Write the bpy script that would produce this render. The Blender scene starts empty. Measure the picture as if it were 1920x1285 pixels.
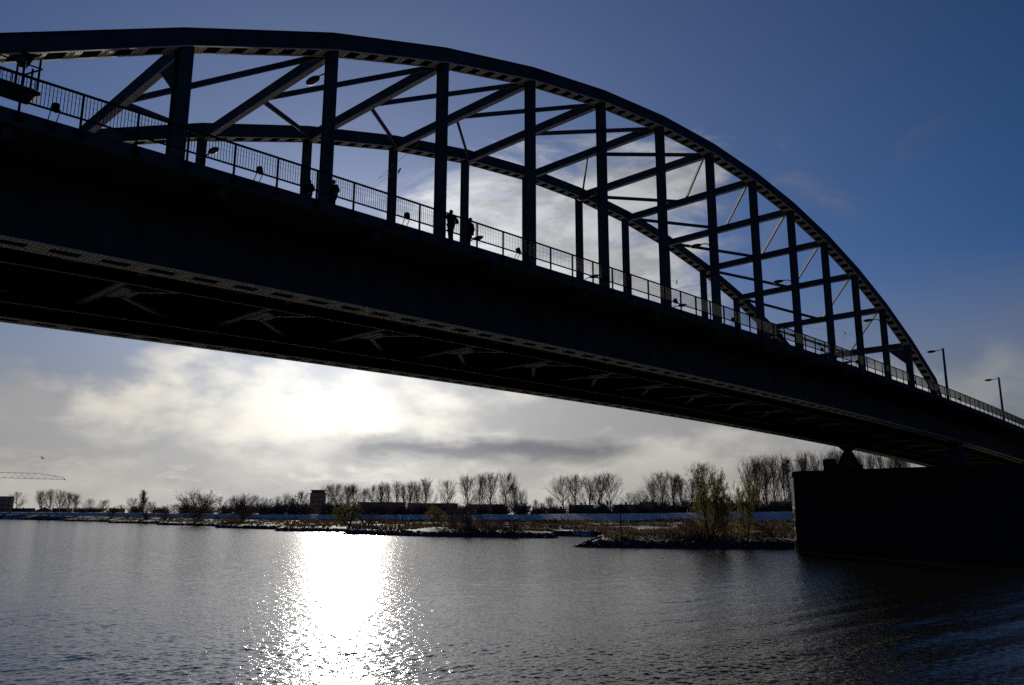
import bpy, bmesh, math, random
import numpy as np
from mathutils import Vector, Matrix

SC = bpy.context.scene
COL = SC.collection
random.seed(7)
rng = np.random.default_rng(11)

# ------------------------------------------------------------------ camera
H = 5.2                                     # eye height above the river
CAM = Vector((-6.633, -35.497, H))
FW = Vector((0.7053179, 0.6787582, 0.2044846))
RT = Vector((0.6930618, -0.7208745, 0.0023012))
UP = Vector((-0.1489697, -0.1400974, 0.9788671))
FPX = 1545.265
cd = bpy.data.cameras.new('camera')
cam = bpy.data.objects.new('camera', cd)
COL.objects.link(cam)
M = Matrix.Identity(4)
for i in range(3):
    M[i][0], M[i][1], M[i][2], M[i][3] = RT[i], UP[i], -FW[i], CAM[i]
cam.matrix_world = M
cd.sensor_width = 36.0
cd.lens = 36.0 * FPX / 1920.0
cd.clip_start = 0.5
cd.clip_end = 12000
SC.camera = cam

def ray(x, y):
    return FW + RT * ((x - 960) / FPX) - UP * ((y - 642.5) / FPX)
def hy(x):
    return 642.5 + (FW.z + (x - 960) / FPX * RT.z) / UP.z * FPX
def at(x, d):                               # plan position seen in photo column x at depth d
    r = ray(x, hy(x)); return CAM.x + r.x * d, CAM.y + r.y * d
def zat(x, y, d):                           # height seen at photo pixel (x, y) at depth d
    return H + ray(x, y).z * d
def onwater(x, y):
    r = ray(x, y); t = -H / r.z
    return CAM.x + r.x * t, CAM.y + r.y * t

# ------------------------------------------------------------------ light
SUN_AZ, SUN_EL = math.radians(35.0), math.radians(11.6)     # azimuth from +Y towards +X
SUN = Vector((math.sin(SUN_AZ) * math.cos(SUN_EL), math.cos(SUN_AZ) * math.cos(SUN_EL), math.sin(SUN_EL)))
sl = bpy.data.lights.new('sun', 'SUN')
sl.energy = 5.0
sl.angle = math.radians(0.53)
sl.color = (1.0, 0.93, 0.82)
so = bpy.data.objects.new('sun', sl)
COL.objects.link(so)
so.rotation_euler = SUN.to_track_quat('Z', 'Y').to_euler()
so.location = (0, 0, 120)

SC.view_settings.view_transform = 'Standard'
SC.view_settings.look = 'None'
SC.view_settings.exposure = 0.0
SC.view_settings.gamma = 1.0
SC.view_settings.use_curve_mapping = False
SC.cycles.max_bounces = 8
SC.cycles.use_denoising = False
SC.cycles.sample_clamp_indirect = 4.0
SC.cycles.blur_glossy = 6.0
SC.cycles.use_adaptive_sampling = False

W_ = bpy.data.worlds.new('World')
SC.world = W_
W_.use_nodes = True
nt = W_.node_tree
nt.nodes.clear()
class G:                                    # small node-graph helper
    def __init__(s, nt): s.nt = nt
    def n(s, t, **kw):
        a = s.nt.nodes.new(t)
        for k, v in kw.items(): setattr(a, k, v)
        return a
    def link(s, a, b): s.nt.links.new(a, b)
    def put(s, sock, v):
        if isinstance(v, bpy.types.NodeSocket): s.link(v, sock)
        else: sock.default_value = v
    def m(s, op, a, b=None, c=None, clamp=False):
        q = s.n('ShaderNodeMath', operation=op, use_clamp=clamp)
        for i, v in enumerate((a, b, c)):
            if v is not None: s.put(q.inputs[i], v)
        return q.outputs[0]
    def ss(s, x, lo, hi, a=0.0, b=1.0):
        q = s.n('ShaderNodeMapRange', interpolation_type='SMOOTHSTEP')
        s.put(q.inputs[0], x)
        for i, v in enumerate((lo, hi, a, b)): q.inputs[i + 1].default_value = v
        return q.outputs[0]
    def noise(s, vec, scale, detail=6, rough=0.55, dist=0.0):
        q = s.n('ShaderNodeTexNoise')
        if vec is not None: s.link(vec, q.inputs['Vector'])
        q.inputs['Scale'].default_value = scale; q.inputs['Detail'].default_value = detail
        q.inputs['Roughness'].default_value = rough; q.inputs['Distortion'].default_value = dist
        return q.outputs['Fac']
    def mapping(s, vec, sc=(1, 1, 1), loc=(0, 0, 0), rot=(0, 0, 0)):
        q = s.n('ShaderNodeMapping'); s.link(vec, q.inputs['Vector'])
        q.inputs['Scale'].default_value = sc; q.inputs['Location'].default_value = loc; q.inputs['Rotation'].default_value = rot
        return q.outputs[0]
    def mix(s, f, a, b):
        q = s.n('ShaderNodeMix', data_type='RGBA')
        s.put(q.inputs[0], f); s.put(q.inputs[6], a); s.put(q.inputs[7], b)
        return q.outputs[2]
    def dot(s, vec, d):
        q = s.n('ShaderNodeVectorMath', operation='DOT_PRODUCT')
        s.link(vec, q.inputs[0]); q.inputs[1].default_value = d
        return q.outputs['Value']
    def scale(s, col, f):
        q = s.n('ShaderNodeVectorMath', operation='SCALE')
        s.put(q.inputs[0], col); s.put(q.inputs['Scale'], f)
        return q.outputs[0]
    def add(s, a, b):
        q = s.n('ShaderNodeVectorMath', operation='ADD')
        s.put(q.inputs[0], a); s.put(q.inputs[1], b)
        return q.outputs[0]

g = G(nt)
sky = g.n('ShaderNodeTexSky', sky_type='NISHITA')
sky.sun_disc = False
sky.sun_elevation = SUN_EL
sky.sun_rotation = SUN_AZ
sky.altitude = 0; sky.air_density = 0.55; sky.dust_density = 0.25; sky.ozone_density = 3.0
vec = g.n('ShaderNodeTexCoord').outputs['Generated']
sep = g.n('ShaderNodeSeparateXYZ'); g.link(vec, sep.inputs[0])
el = sep.outputs['Z']
cs = g.dot(vec, SUN)                        # cosine of the angle to the sun
csp = g.m('MAXIMUM', cs, 0.0)
glow_n = g.m('POWER', csp, 55.0)            # forward scatter in cloud and thin air
glow_w = g.m('POWER', csp, 7.0)
# ---- low cloud bank along the horizon
lowv = g.mapping(vec, (1, 1, 1.7), (1.1, 8.8, 6.2))
n_edge = g.noise(lowv, 6.5, 8, 0.5, 0.0)
n_fine = g.noise(g.mapping(vec, (1, 1, 1.8), (4.1, 9.8, 8.2)), 13.0, 8, 0.52, 0.0)
n_big = g.noise(g.mapping(vec, (1, 1, 2.6), (8.4, 11.0, 6.6)), 5.0, 5, 0.5, 0.0)
top = g.m('ADD', el, g.m('MULTIPLY', g.m('SUBTRACT', n_edge, 0.5), -0.26))
low = g.m('MULTIPLY', g.ss(cs, 0.70, 0.87, 0.15, 1.0), g.ss(g.m('ADD', top, g.m('MULTIPLY', g.m('SUBTRACT', n_fine, 0.5), -0.10)), 0.192, 0.130))
# ---- high broken veil, thickest around the sun
d_v = Vector(ray(1040, 440)).normalized()
veil_reg = g.m('MULTIPLY', g.ss(g.dot(vec, d_v), 0.955, 0.996), g.ss(el, 0.49, 0.375))
n_veil = g.noise(g.mapping(vec, (1.0, 1.0, 2.6), (1.7, 0.3, 5.1)), 7.5, 9, 0.62, 0.6)
veil = g.ss(g.m('ADD', g.m('SUBTRACT', n_veil, 0.14), g.m('MULTIPLY', veil_reg, 0.53)), 0.58, 0.92, 0.0, 0.92)
# ---- thin wisps in the blue
n_w = g.noise(g.mapping(vec, (1.0, 1.6, 2.4), (4.4, 9.1, 1.3), (0.3, 0.5, 0.2)), 5.2, 8, 0.58, 0.8)
d_w = Vector(ray(1640, 480)).normalized()
wisp = g.ss(g.m('ADD', g.m('SUBTRACT', n_w, 0.32), g.m('MULTIPLY', g.ss(g.dot(vec, d_w), 0.960, 0.990), 0.36)), 0.56, 0.80, 0.0, 0.34)
# ---- cloud shading
shade = g.ss(g.m('ADD', g.m('MULTIPLY', n_big, 0.6), g.m('MULTIPLY', n_fine, 0.4)), 0.41, 0.59)
SKY_S = 0.05
ccol = g.mix(shade, (0.56, 0.56, 0.57, 1), (1.03, 0.985, 0.89, 1))
cbri = g.m('MULTIPLY', g.ss(cs, -0.1, 0.75, 0.22, 1.0), g.m('ADD', 0.41, g.m('ADD', g.m('MULTIPLY', glow_w, 0.27), g.m('MULTIPLY', glow_n, 0.36))))
cloud = g.scale(ccol, cbri)
n_mot = g.noise(g.mapping(vec, (1, 1, 2.0), (5.5, 2.1, 9.3)), 16.0, 8, 0.6, 0.2)
vcol = g.scale((0.94, 0.955, 0.97), g.m('MULTIPLY', g.ss(n_mot, 0.34, 0.62, 0.70, 1.08), g.m('ADD', 0.14, g.m('ADD', g.m('MULTIPLY', glow_w, 0.60), g.m('MULTIPLY', glow_n, 0.3)))))
skyc = g.add(g.scale(sky.outputs[0], SKY_S), g.scale((0.62, 0.70, 0.86), g.m('MULTIPLY', g.m('POWER', csp, 4.0), 0.13)))
hs = g.n('ShaderNodeHueSaturation'); hs.inputs['Saturation'].default_value = 1.25; hs.inputs['Hue'].default_value = 0.507; hs.inputs['Value'].default_value = 1.0
g.link(skyc, hs.inputs['Color'])
c1 = g.mix(wisp, hs.outputs[0], g.scale((0.9, 0.93, 1.0), g.m('ADD', 0.07, g.m('MULTIPLY', glow_w, 0.4))))
c2 = g.mix(veil, c1, vcol)
hz = g.ss(el, 0.30, 0.10, 0.0, 0.85)       # pale air low down
c2 = g.mix(hz, c2, g.scale((0.45, 0.465, 0.50), g.m('MULTIPLY', cbri, 0.88)))
RH = Vector((RT.x, RT.y, 0)).normalized(); s_c = Vector(ray(905, 845)).normalized()
lat = g.m('ABSOLUTE', g.m('SUBTRACT', g.dot(vec, RH), s_c.dot(RH)))
n_s = g.noise(g.mapping(vec, (1, 1, 3.2), (2.2, 6.1, 3.3)), 13.0, 6, 0.55, 0.3)
off = g.m('ABSOLUTE', g.m('ADD', g.m('SUBTRACT', el, s_c.z), g.m('MULTIPLY', g.m('SUBTRACT', n_s, 0.5), 0.035)))
streak = g.m('MULTIPLY', g.m('MULTIPLY', g.ss(lat, 0.23, 0.13), g.ss(off, 0.020, 0.002)), g.ss(n_fine, 0.26, 0.46))
cloud = g.mix(g.m('MULTIPLY', streak, 0.9), cloud, g.scale((0.19, 0.205, 0.24), cbri))
# small bright heaps just over the horizon, on a greyer layer
n_p = g.noise(g.mapping(vec, (1, 1, 3.0), (8.2, 1.1, 7.7)), 15.0, 8, 0.6, 0.5)
band = g.m('MULTIPLY', g.ss(el, 0.072, 0.052), g.ss(el, 0.010, 0.026))
cloud = g.mix(g.m('MULTIPLY', g.ss(el, 0.085, 0.045), 0.55), cloud, g.scale((0.64, 0.615, 0.585), cbri))
cloud = g.mix(g.m('MULTIPLY', band, g.ss(n_p, 0.48, 0.66, 0.0, 0.75)), cloud, g.scale((0.93, 0.885, 0.81), cbri))
c3 = g.mix(low, c2, cloud)
c3 = g.add(c3, g.scale((1.0, 0.97, 0.90), g.m('ADD', g.m('MULTIPLY', g.m('POWER', csp, 130.0), 0.26), g.m('MULTIPLY', g.m('POWER', csp, 28.0), 0.07))))
bg = g.n('ShaderNodeBackground'); g.link(c3, bg.inputs['Color']); bg.inputs['Strength'].default_value = 1.0
wo = g.n('ShaderNodeOutputWorld'); g.link(bg.outputs[0], wo.inputs['Surface'])

# ------------------------------------------------------------------ materials
def mat(name, base, rough=0.6, spec=0.3, var=0.25, scale=3.0, bump=0.0, metallic=0.0, cols=None, bscale=None):
    m = bpy.data.materials.new(name); m.use_nodes = True
    t = m.node_tree; q = G(t); b = t.nodes['Principled BSDF']
    co = q.n('ShaderNodeTexCoord').outputs['Object']
    f = q.noise(co, scale, 6, 0.6)
    c2 = cols or tuple(x * (1 - var) for x in base)
    c3_ = tuple(min(1, x * (1 + var)) for x in base)
    mx = q.mix(q.ss(f, 0.35, 0.65), (*c2, 1), (*c3_, 1))
    t.links.new(mx, b.inputs['Base Color'])
    b.inputs['Roughness'].default_value = rough
    b.inputs['Specular IOR Level'].default_value = spec
    b.inputs['Metallic'].default_value = metallic
    if bump:
        bn = q.n('ShaderNodeBump'); bn.inputs['Strength'].default_value = bump; bn.inputs['Distance'].default_value = 0.05
        t.links.new(q.noise(co, bscale or scale * 6, 5, 0.6), bn.inputs['Height']); t.links.new(bn.outputs[0], b.inputs['Normal'])
    return m
MT = {}
MT['steel'] = mat('painted_steel_shaded', (0.060, 0.066, 0.074), 0.8, 0.07, 0.2, 0.9, 0.1, cols=(0.046, 0.049, 0.053))  # bridge paint with the shade of the dark sides put into its colour
MT['under'] = mat('painted_steel_lit_flange', (0.72, 0.68, 0.59), 0.8, 0.1, 0.12, 2.2)  # same paint lightened, light off the water put into the undersides
MT['brace'] = mat('painted_steel_lit_brace', (0.20, 0.19, 0.17), 0.85, 0.08, 0.2, 1.7)  # half-lit copy of the bridge paint for brace undersides
MT['beam'] = mat('painted_steel_lit_beam', (0.28, 0.26, 0.225), 0.8, 0.1, 0.2, 1.7)  # dimmer lit copy of the paint for floor beams and laterals
MT['dark'] = mat('dark_metal', (0.02, 0.02, 0.022), 0.85, 0.08)
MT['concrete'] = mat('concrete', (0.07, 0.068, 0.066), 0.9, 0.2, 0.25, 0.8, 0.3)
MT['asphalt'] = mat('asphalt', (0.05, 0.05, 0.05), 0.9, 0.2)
MT['stone'] = mat('pier_stone', (0.034, 0.030, 0.026), 0.9, 0.06, 0.3, 2.5, 0.5, bscale=9)
MT['yellow'] = mat('yellow_paint', (0.75, 0.36, 0.03), 0.5, 0.3, 0.1)
MT['black'] = mat('black_paint', (0.02, 0.02, 0.02), 0.5, 0.3, 0.1)
MT['white'] = mat('white_paint', (0.75, 0.75, 0.73), 0.5, 0.3, 0.05)
MT['glass'] = mat('lamp_glass', (0.16, 0.165, 0.155), 0.7, 0.1, 0.1)
MT['bark'] = mat('bark', (0.12, 0.095, 0.075), 0.9, 0.1, 0.3, 4)
MT['twig'] = mat('twigs', (0.19, 0.140, 0.105), 0.95, 0.05, 0.25, 0.6)
def leafy(name, base, var=.35, scale=.8, tr=0.5):
    m = mat(name, base, .8, .1, var, scale); t = m.node_tree; b = t.nodes['Principled BSDF']
    tl = t.nodes.new('ShaderNodeBsdfTranslucent'); mx = t.nodes.new('ShaderNodeMixShader'); mx.inputs[0].default_value = tr
    t.links.new(b.inputs['Base Color'].links[0].from_socket, tl.inputs['Color'])
    t.links.new(b.outputs[0], mx.inputs[1]); t.links.new(tl.outputs[0], mx.inputs[2])
    t.links.new(mx.outputs[0], t.nodes['Material Output'].inputs['Surface'])
    return m
MT['willow'] = leafy('willow_leaves', (0.115, 0.10, 0.026), .3, .8, .4)
MT['drygrass'] = leafy('dry_grass', (0.062, 0.041, 0.023), .4, .3, .3)
MT['rock'] = mat('basalt_rock', (0.06, 0.055, 0.05), 0.85, 0.3, 0.4, 1.0, 0.4)
MT['brick'] = mat('dark_brick', (0.13, 0.075, 0.055), 0.9, 0.1, 0.25, 0.6)
MT['roof'] = mat('roof_tiles', (0.075, 0.055, 0.05), 0.8, 0.2, 0.25, 0.8)
MT['pane'] = mat('window_glass', (0.03, 0.035, 0.045), 0.1, 0.5, 0.2)
MT['coat'] = mat('dark_coat', (0.02, 0.021, 0.026), 0.85, 0.1, 0.2, 6)
MT['trousers'] = mat('dark_trousers', (0.018, 0.019, 0.026), 0.85, 0.1, 0.2, 6)
MT['skin'] = mat('skin', (0.45, 0.29, 0.21), 0.5, 0.3, 0.05)
MT['hair'] = mat('hair', (0.03, 0.02, 0.014), 0.6, 0.3, 0.2)
MT['bird'] = mat('gull_feathers', (0.30, 0.30, 0.31), 0.8, 0.1, 0.2, 9)

# ------------------------------------------------------------------ mesh helpers
class MB:
    def __init__(s): s.v = []; s.f = []
    def box(s, a, b):
        (x0, y0, z0), (x1, y1, z1) = a, b
        n = len(s.v)
        s.v += [(x0, y0, z0), (x1, y0, z0), (x1, y1, z0), (x0, y1, z0), (x0, y0, z1), (x1, y0, z1), (x1, y1, z1), (x0, y1, z1)]
        s.f += [tuple(n + i for i in q) for q in ((0, 3, 2, 1), (4, 5, 6, 7), (0, 1, 5, 4), (1, 2, 6, 5), (2, 3, 7, 6), (3, 0, 4, 7))]
    def hexa(s, lo, hi):                    # 4 lower + 4 upper corners
        n = len(s.v); s.v += [tuple(p) for p in lo] + [tuple(p) for p in hi]
        s.f += [tuple(n + i for i in q) for q in ((0, 3, 2, 1), (4, 5, 6, 7), (0, 1, 5, 4), (1, 2, 6, 5), (2, 3, 7, 6), (3, 0, 4, 7))]
    def beam(s, p, q, w, h, up=(0, 0, 1)):   # rectangular bar p -> q, width w across, height h along up
        p, q = Vector(p), Vector(q); d = (q - p).normalized(); u = Vector(up)
        r = d.cross(u)
        if r.length < 1e-4: r = d.cross(Vector((1, 0, 0)))
        r.normalize(); u = r.cross(d)
        r *= w / 2; u = u * (h / 2)
        s.hexa([p - r - u, p + r - u, q + r - u, q - r - u], [p - r + u, p + r + u, q + r + u, q - r + u])
    def tube(s, pts, rad, n=6, cap=True):
        pts = [Vector(p) for p in pts]; m0 = len(s.v); k = len(pts)
        if not hasattr(rad, '__len__'): rad = [rad] * k
        ref = None
        for i, p in enumerate(pts):
            d = (pts[min(i + 1, k - 1)] - pts[max(i - 1, 0)])
            if d.length < 1e-9: d = Vector((0, 0, 1))
            d.normalize()
            if ref is None: ref = Vector((1, 0, 0)) if abs(d.x) < 0.8 else Vector((0, 1, 0))
            a = d.cross(ref).normalized(); b = d.cross(a); ref = -b if False else ref
            for j in range(n):
                t = 2 * math.pi * j / n
                v = p + (a * math.cos(t) + b * math.sin(t)) * rad[i]
                s.v.append((v.x, v.y, v.z))
        for i in range(k - 1):
            for j in range(n):
                a0 = m0 + i * n + j; a1 = m0 + i * n + (j + 1) % n
                s.f.append((a0, a0 + n, a1 + n, a1))
        if cap:
            s.f.append(tuple(m0 + j for j in range(n)))
            s.f.append(tuple(m0 + (k - 1) * n + j for j in reversed(range(n))))
    def ball(s, c, r, n=8, m=6, sc=(1, 1, 1)):
        pts = []; 
        m0 = len(s.v)
        for i in range(m + 1):
            th = math.pi * i / m
            for j in range(n):
                ph = 2 * math.pi * j / n
                s.v.append((c[0] + r * sc[0] * math.sin(th) * math.cos(ph), c[1] + r * sc[1] * math.sin(th) * math.sin(ph), c[2] + r * sc[2] * math.cos(th)))
        for i in range(m):
            for j in range(n):
                s.f.append((m0 + i * n + j, m0 + (i + 1) * n + j, m0 + (i + 1) * n + (j + 1) % n, m0 + i * n + (j + 1) % n))
    def mesh(s, name, material):
        me = bpy.data.meshes.new(name); me.from_pydata(s.v, [], s.f); me.update()
        if material: me.materials.append(MT[material] if isinstance(material, str) else material)
        return me
    def obj(s, name, material, parent=None, smooth=False, loc=None):
        me = s.mesh(name, material)
        if smooth: me.polygons.foreach_set('use_smooth', [True] * len(me.polygons))
        return link(name, me, parent, loc)
def link(name, me, parent=None, loc=None):
    o = bpy.data.objects.new(name, me); COL.objects.link(o)
    if parent: o.parent = parent
    if loc is not None: o.location = loc
    return o
def tag(o, label, cat, group=None):
    o['label'] = label; o['category'] = cat
    if group: o['group'] = group
    return o
def thing(name, label, cat, loc=(0, 0, 0), rz=0.0, group=None):
    o = bpy.data.objects.new(name, None); COL.objects.link(o)
    o.location = loc; o.rotation_euler = (0, 0, rz)
    return tag(o, label, cat, group)
def struct(o): o['kind'] = 'structure'; return o
def stuff(o): o['kind'] = 'stuff'; return o
def copy_tree(o, parent=None):
    c = o.copy(); COL.objects.link(c)
    if parent: c.parent = parent
    for ch in list(o.children): copy_tree(ch, c)
    return c
def np_obj(name, verts, faces, material, parent=None, smooth=False):
    me = bpy.data.meshes.new(name)
    verts = np.asarray(verts, np.float32); faces = np.asarray(faces, np.int32)
    me.vertices.add(len(verts)); me.vertices.foreach_set('co', verts.ravel())
    k = faces.shape[1]
    me.loops.add(faces.size); me.loops.foreach_set('vertex_index', faces.ravel())
    me.polygons.add(len(faces)); me.polygons.foreach_set('loop_start', np.arange(0, faces.size, k, dtype=np.int32))
    if smooth: me.polygons.foreach_set('use_smooth', np.ones(len(faces), bool))
    me.update(calc_edges=True); me.validate()
    me.materials.append(material if not isinstance(material, str) else MT[material])
    return link(name, me, parent)
ORD = ['first', 'second', 'third', 'fourth', 'fifth', 'sixth', 'seventh', 'eighth', 'ninth', 'tenth', 'eleventh', 'twelfth', 'thirteenth', 'fourteenth', 'fifteenth', 'sixteenth', 'seventeenth', 'eighteenth', 'nineteenth', 'twentieth']

# ------------------------------------------------------------------ river
def vnoise(X, Y, s, seed=0):
    r = np.random.default_rng(seed); out = np.zeros_like(X, float)
    for i in range(10):
        a = r.uniform(0, 2 * np.pi); l = s * r.uniform(0.5, 1.8); p = r.uniform(0, 6.28)
        out += np.cos((math.cos(a) * X + math.sin(a) * Y) * 2 * np.pi / l + p + 1.3 * np.cos((X * math.sin(a) - Y * math.cos(a)) * 2 * np.pi / (l * 1.7)))
    return out / math.sqrt(10 / 2) / 2
def water_material():
    m = bpy.data.materials.new('river_water'); m.use_nodes = True
    t = m.node_tree; q = G(t); b = t.nodes['Principled BSDF']
    b.inputs['Base Color'].default_value = (0.010, 0.009, 0.007, 1)
    b.inputs['IOR'].default_value = 1.333
    b.inputs['Specular IOR Level'].default_value = 0.8
    pos = q.n('ShaderNodeNewGeometry').outputs['Position']
    cdn = q.n('ShaderNodeCameraData').outputs['View Distance']
    b.inputs['Roughness'].default_value = 0.2
    at_ = q.n('ShaderNodeAttribute', attribute_name='rough')
    t.links.new(at_.outputs['Fac'], b.inputs['Roughness'])
    n1 = q.noise(q.mapping(pos, (1, 1, 1)), 4.0, 3, 0.6)
    n2 = q.noise(q.mapping(pos, (1, 1, 1), (5, 3, 0)), 7.5, 2, 0.5)
    hgt = q.m('ADD', q.m('MULTIPLY', n1, 0.034), q.m('MULTIPLY', n2, 0.016))
    bn = q.n('ShaderNodeBump'); bn.inputs['Strength'].default_value = 1.0; bn.inputs['Distance'].default_value = 1.0
    t.links.new(hgt, bn.inputs['Height']); t.links.new(bn.outputs[0], b.inputs['Normal'])
    return m
def build_water():
    NA, NR = 820, 1040
    yaw = math.atan2(FW.x, FW.y)
    az = yaw + np.radians(np.linspace(-40, 40, NA))
    inv = np.linspace(1 / 17.0, 1 / 1100.0, NR)
    d = 1 / inv
    A, D = np.meshgrid(az, d)
    X = CAM.x + np.sin(A) * D; Y = CAM.y + np.cos(A) * D
    dstep = np.gradient(d)[:, None] * np.ones_like(A)
    lstep = D * (az[1] - az[0])
    Z = np.zeros_like(X)
    r = np.random.default_rng(5)
    nw = 140
    lam = np.exp(r.uniform(np.log(0.18), np.log(4.0), nw))
    wind = math.radians(205)
    th = wind + r.normal(0, 1.15, nw)
    ph = r.uniform(0, 2 * np.pi, nw)
    sig = 0.085                              # rms slope per axis carried by the mesh
    slope = np.where(lam > 0.9, 0.5, 1.0) * sig * math.sqrt(4.0 / nw) * (lam / 0.8) ** -0.55
    for i in range(nw):
        kx, ky = math.sin(th[i]) * 2 * np.pi / lam[i], math.cos(th[i]) * 2 * np.pi / lam[i]
        # drop a wave where the grid can no longer carry it
        cosr = np.abs(math.sin(th[i]) * np.sin(A) + math.cos(th[i]) * np.cos(A))
        step = np.abs(dstep) * cosr + lstep * np.sqrt(1 - cosr ** 2 + 1e-9)
        fade = np.clip((lam[i] / np.maximum(step, 1e-6) - 2.0) / 1.6, 0, 1)
        Z += slope[i] * lam[i] / (2 * np.pi) * fade * np.cos(kx * X + ky * Y + ph[i])
    # gusts: patches of rougher and calmer water
    c_, s_g = math.cos(yaw), math.sin(yaw)
    la, fo = (X - CAM.x) * c_ - (Y - CAM.y) * s_g, (X - CAM.x) * s_g + (Y - CAM.y) * c_
    gust = np.clip(0.84 + 0.16 * vnoise(la * .35, fo, 9, 21) + 0.20 * vnoise(la * .4, fo, 30, 22) + 0.14 * vnoise(la * .5, fo, 3.5, 23), 0.4, 1.35)
    Z *= gust
    # wake of a passing boat: long crests running with the bridge, strongest to the right
    U_ = X - CAM.x; V_ = Y - CAM.y
    lat = U_ * RT.x + V_ * RT.y
    env = np.clip((lat - 2) / 14, 0, 1) * np.clip((95 - D) / 50, 0, 1)
    w = 0.0
    for lm, dth, a, p0 in ((2.9, 0.02, 0.045, 0.3), (2.3, -0.10, 0.028, 2.0), (3.6, 0.10, 0.036, 4.0), (1.7, 0.05, 0.016, 1.0)):
        tt = math.radians(4) + dth
        ph0 = 2 * np.pi / lm * (math.sin(tt) * X + math.cos(tt) * Y) + p0 + 0.9 * np.sin(X * 0.09 + p0)
        s_ = np.exp(1.3 * (np.sin(ph0) - 1)) * 2 - 1
        w = w + a * (s_ + 0.35 * np.cos(2 * ph0)) * (0.6 + 0.4 * np.sin(X * 0.13 + lm))
    Z += w * env
    edge = np.clip((40 - np.degrees(np.abs(A - yaw))) / 3, 0, 1) * np.clip((D - 17.0) / 2.0, 0, 1)
    Z *= edge
    idx = np.arange(NA * NR).reshape(NR, NA)
    F = np.stack([idx[:-1, :-1], idx[1:, :-1], idx[1:, 1:], idx[:-1, 1:]], -1).reshape(-1, 4)
    V = np.stack([X, Y, Z], -1).reshape(-1, 3)
    rough = np.clip(0.05 + 0.085 * (1 - np.exp(-D / 120.0)), 0, 0.4).reshape(-1)
    # coarse surround so that the river goes on beyond the fine sheet
    ext = []; base = len(V)
    rest = np.linspace(az[-1], az[0] + 2 * np.pi, 60)
    ring = []
    for a in rest:
        for dd in (0.6, 17.0, 60, 300, 1100.0):
            ring.append((CAM.x + math.sin(a) * dd, CAM.y + math.cos(a) * dd, 0))
    V2 = np.array(ring); F2 = []
    for i in range(59):
        for j in range(4):
            a0 = base + i * 5 + j; F2.append((a0, a0 + 1, a0 + 6, a0 + 5))
    b2 = base + len(V2)
    inner = []
    for a in np.linspace(az[0], az[-1], 60):
        for dd in (0.6, 17.0): inner.append((CAM.x + math.sin(a) * dd, CAM.y + math.cos(a) * dd, 0))
    for i in range(59):
        a0 = b2 + i * 2; F2.append((a0, a0 + 1, a0 + 3, a0 + 2))
    Vall = np.concatenate([V, V2, np.array(inner)]); Fall = np.concatenate([F, np.array(F2)])
    o = np_obj('river', Vall, Fall, water_material(), smooth=True)
    ra = np.full(len(Vall), 0.3, np.float32); ra[:len(rough)] = rough
    at_ = o.data.attributes.new('rough', 'FLOAT', 'POINT'); at_.data.foreach_set('value', ra)
    return struct(o)
river = build_water()

# ------------------------------------------------------------------ far bank: flood plain and dike
SHORE_PX = [(1490, 1030, 1), (1300, 1029, 1), (1150, 1027, 1), (1085, 1026, 1), (1115, 1016, 1), (1180, 1008, 0), (1040, 1005, 0), (1040, 1009.5, 1), (900, 1007.5, 1), (800, 1006.5, 1), (700, 1003.5, 1), (640, 1002, 1), (700, 999.5, 0), (640, 998, 1), (600, 997.2, 1), (513, 996, 1), (560, 993.7, 0), (520, 993, 1), (402, 990, 1), (430, 988, 0), (400, 987, 1), (295, 984.5, 1), (320, 983, 0), (295, 982.5, 1), (202, 981, 1), (225, 980, 0), (200, 979, 1), (120, 977.5, 1), (130, 976.5, 0), (110, 976, 1), (35, 975, 1), (50, 974.3, 0), (0, 973.8, 1)]
shore = [(175, -900, 1), (150, -260, 1), (133, -60, 1), (124, 8, 1)] + [(*onwater(x, y), k) for x, y, k in SHORE_PX] + [(250, 1050, 1), (330, 1700, 1), (500, 3500, 1)]
SP = np.array([(a, b) for a, b, _ in shore]); SK = np.array([k for *_, k in shore])
DIKE_X = np.array([-300, 0, 100, 200, 350, 500, 600, 700, 850, 1000, 1200, 1400, 1480, 1700, 1950, 2600], float)
DIKE_Y = np.array([957, 958.3, 959.5, 961.2, 963.3, 964.8, 965.3, 965.4, 965.2, 964.7, 963, 960.6, 960, 960, 960, 960], float)
def dike_depth(x): return 1.0 / (0.0012 + 2.15e-6 * x)
dk = np.array([at(x, dike_depth(x)) for x in (100, 1430)])
DD = (dk[1] - dk[0]) / np.linalg.norm(dk[1] - dk[0]); DN = np.array([-DD[1], DD[0]])
if DN @ (np.array([CAM.x, CAM.y]) - dk[0]) > 0: DN = -DN             # DN points away from the river
def px_of(X, Y):
    u, v = X - CAM.x, Y - CAM.y
    dz = -H * 0
    return 960 + FPX * (u * RT.x + v * RT.y) / np.maximum(u * FW.x + v * FW.y, 1.0) * (FW.x ** 2 + FW.y ** 2) ** 0 
def crest_at(X, Y):                         # dike crest height along its line
    s = (X - dk[0][0]) * DD[0] + (Y - dk[0][1]) * DD[1]
    return np.interp(s, CREST_S, CREST_Z)
_cs, _cz = [], []
for x, y in zip(DIKE_X, DIKE_Y):
    xx = max(x, -380); d = dike_depth(xx); p = at(xx, d)
    _cs.append((p[0] - dk[0][0]) * DD[0] + (p[1] - dk[0][1]) * DD[1]); _cz.append(zat(xx, y, d))
o_ = np.argsort(_cs); CREST_S = np.array(_cs)[o_]; CREST_Z = np.array(_cz)[o_]
BEACH = [None]
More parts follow.
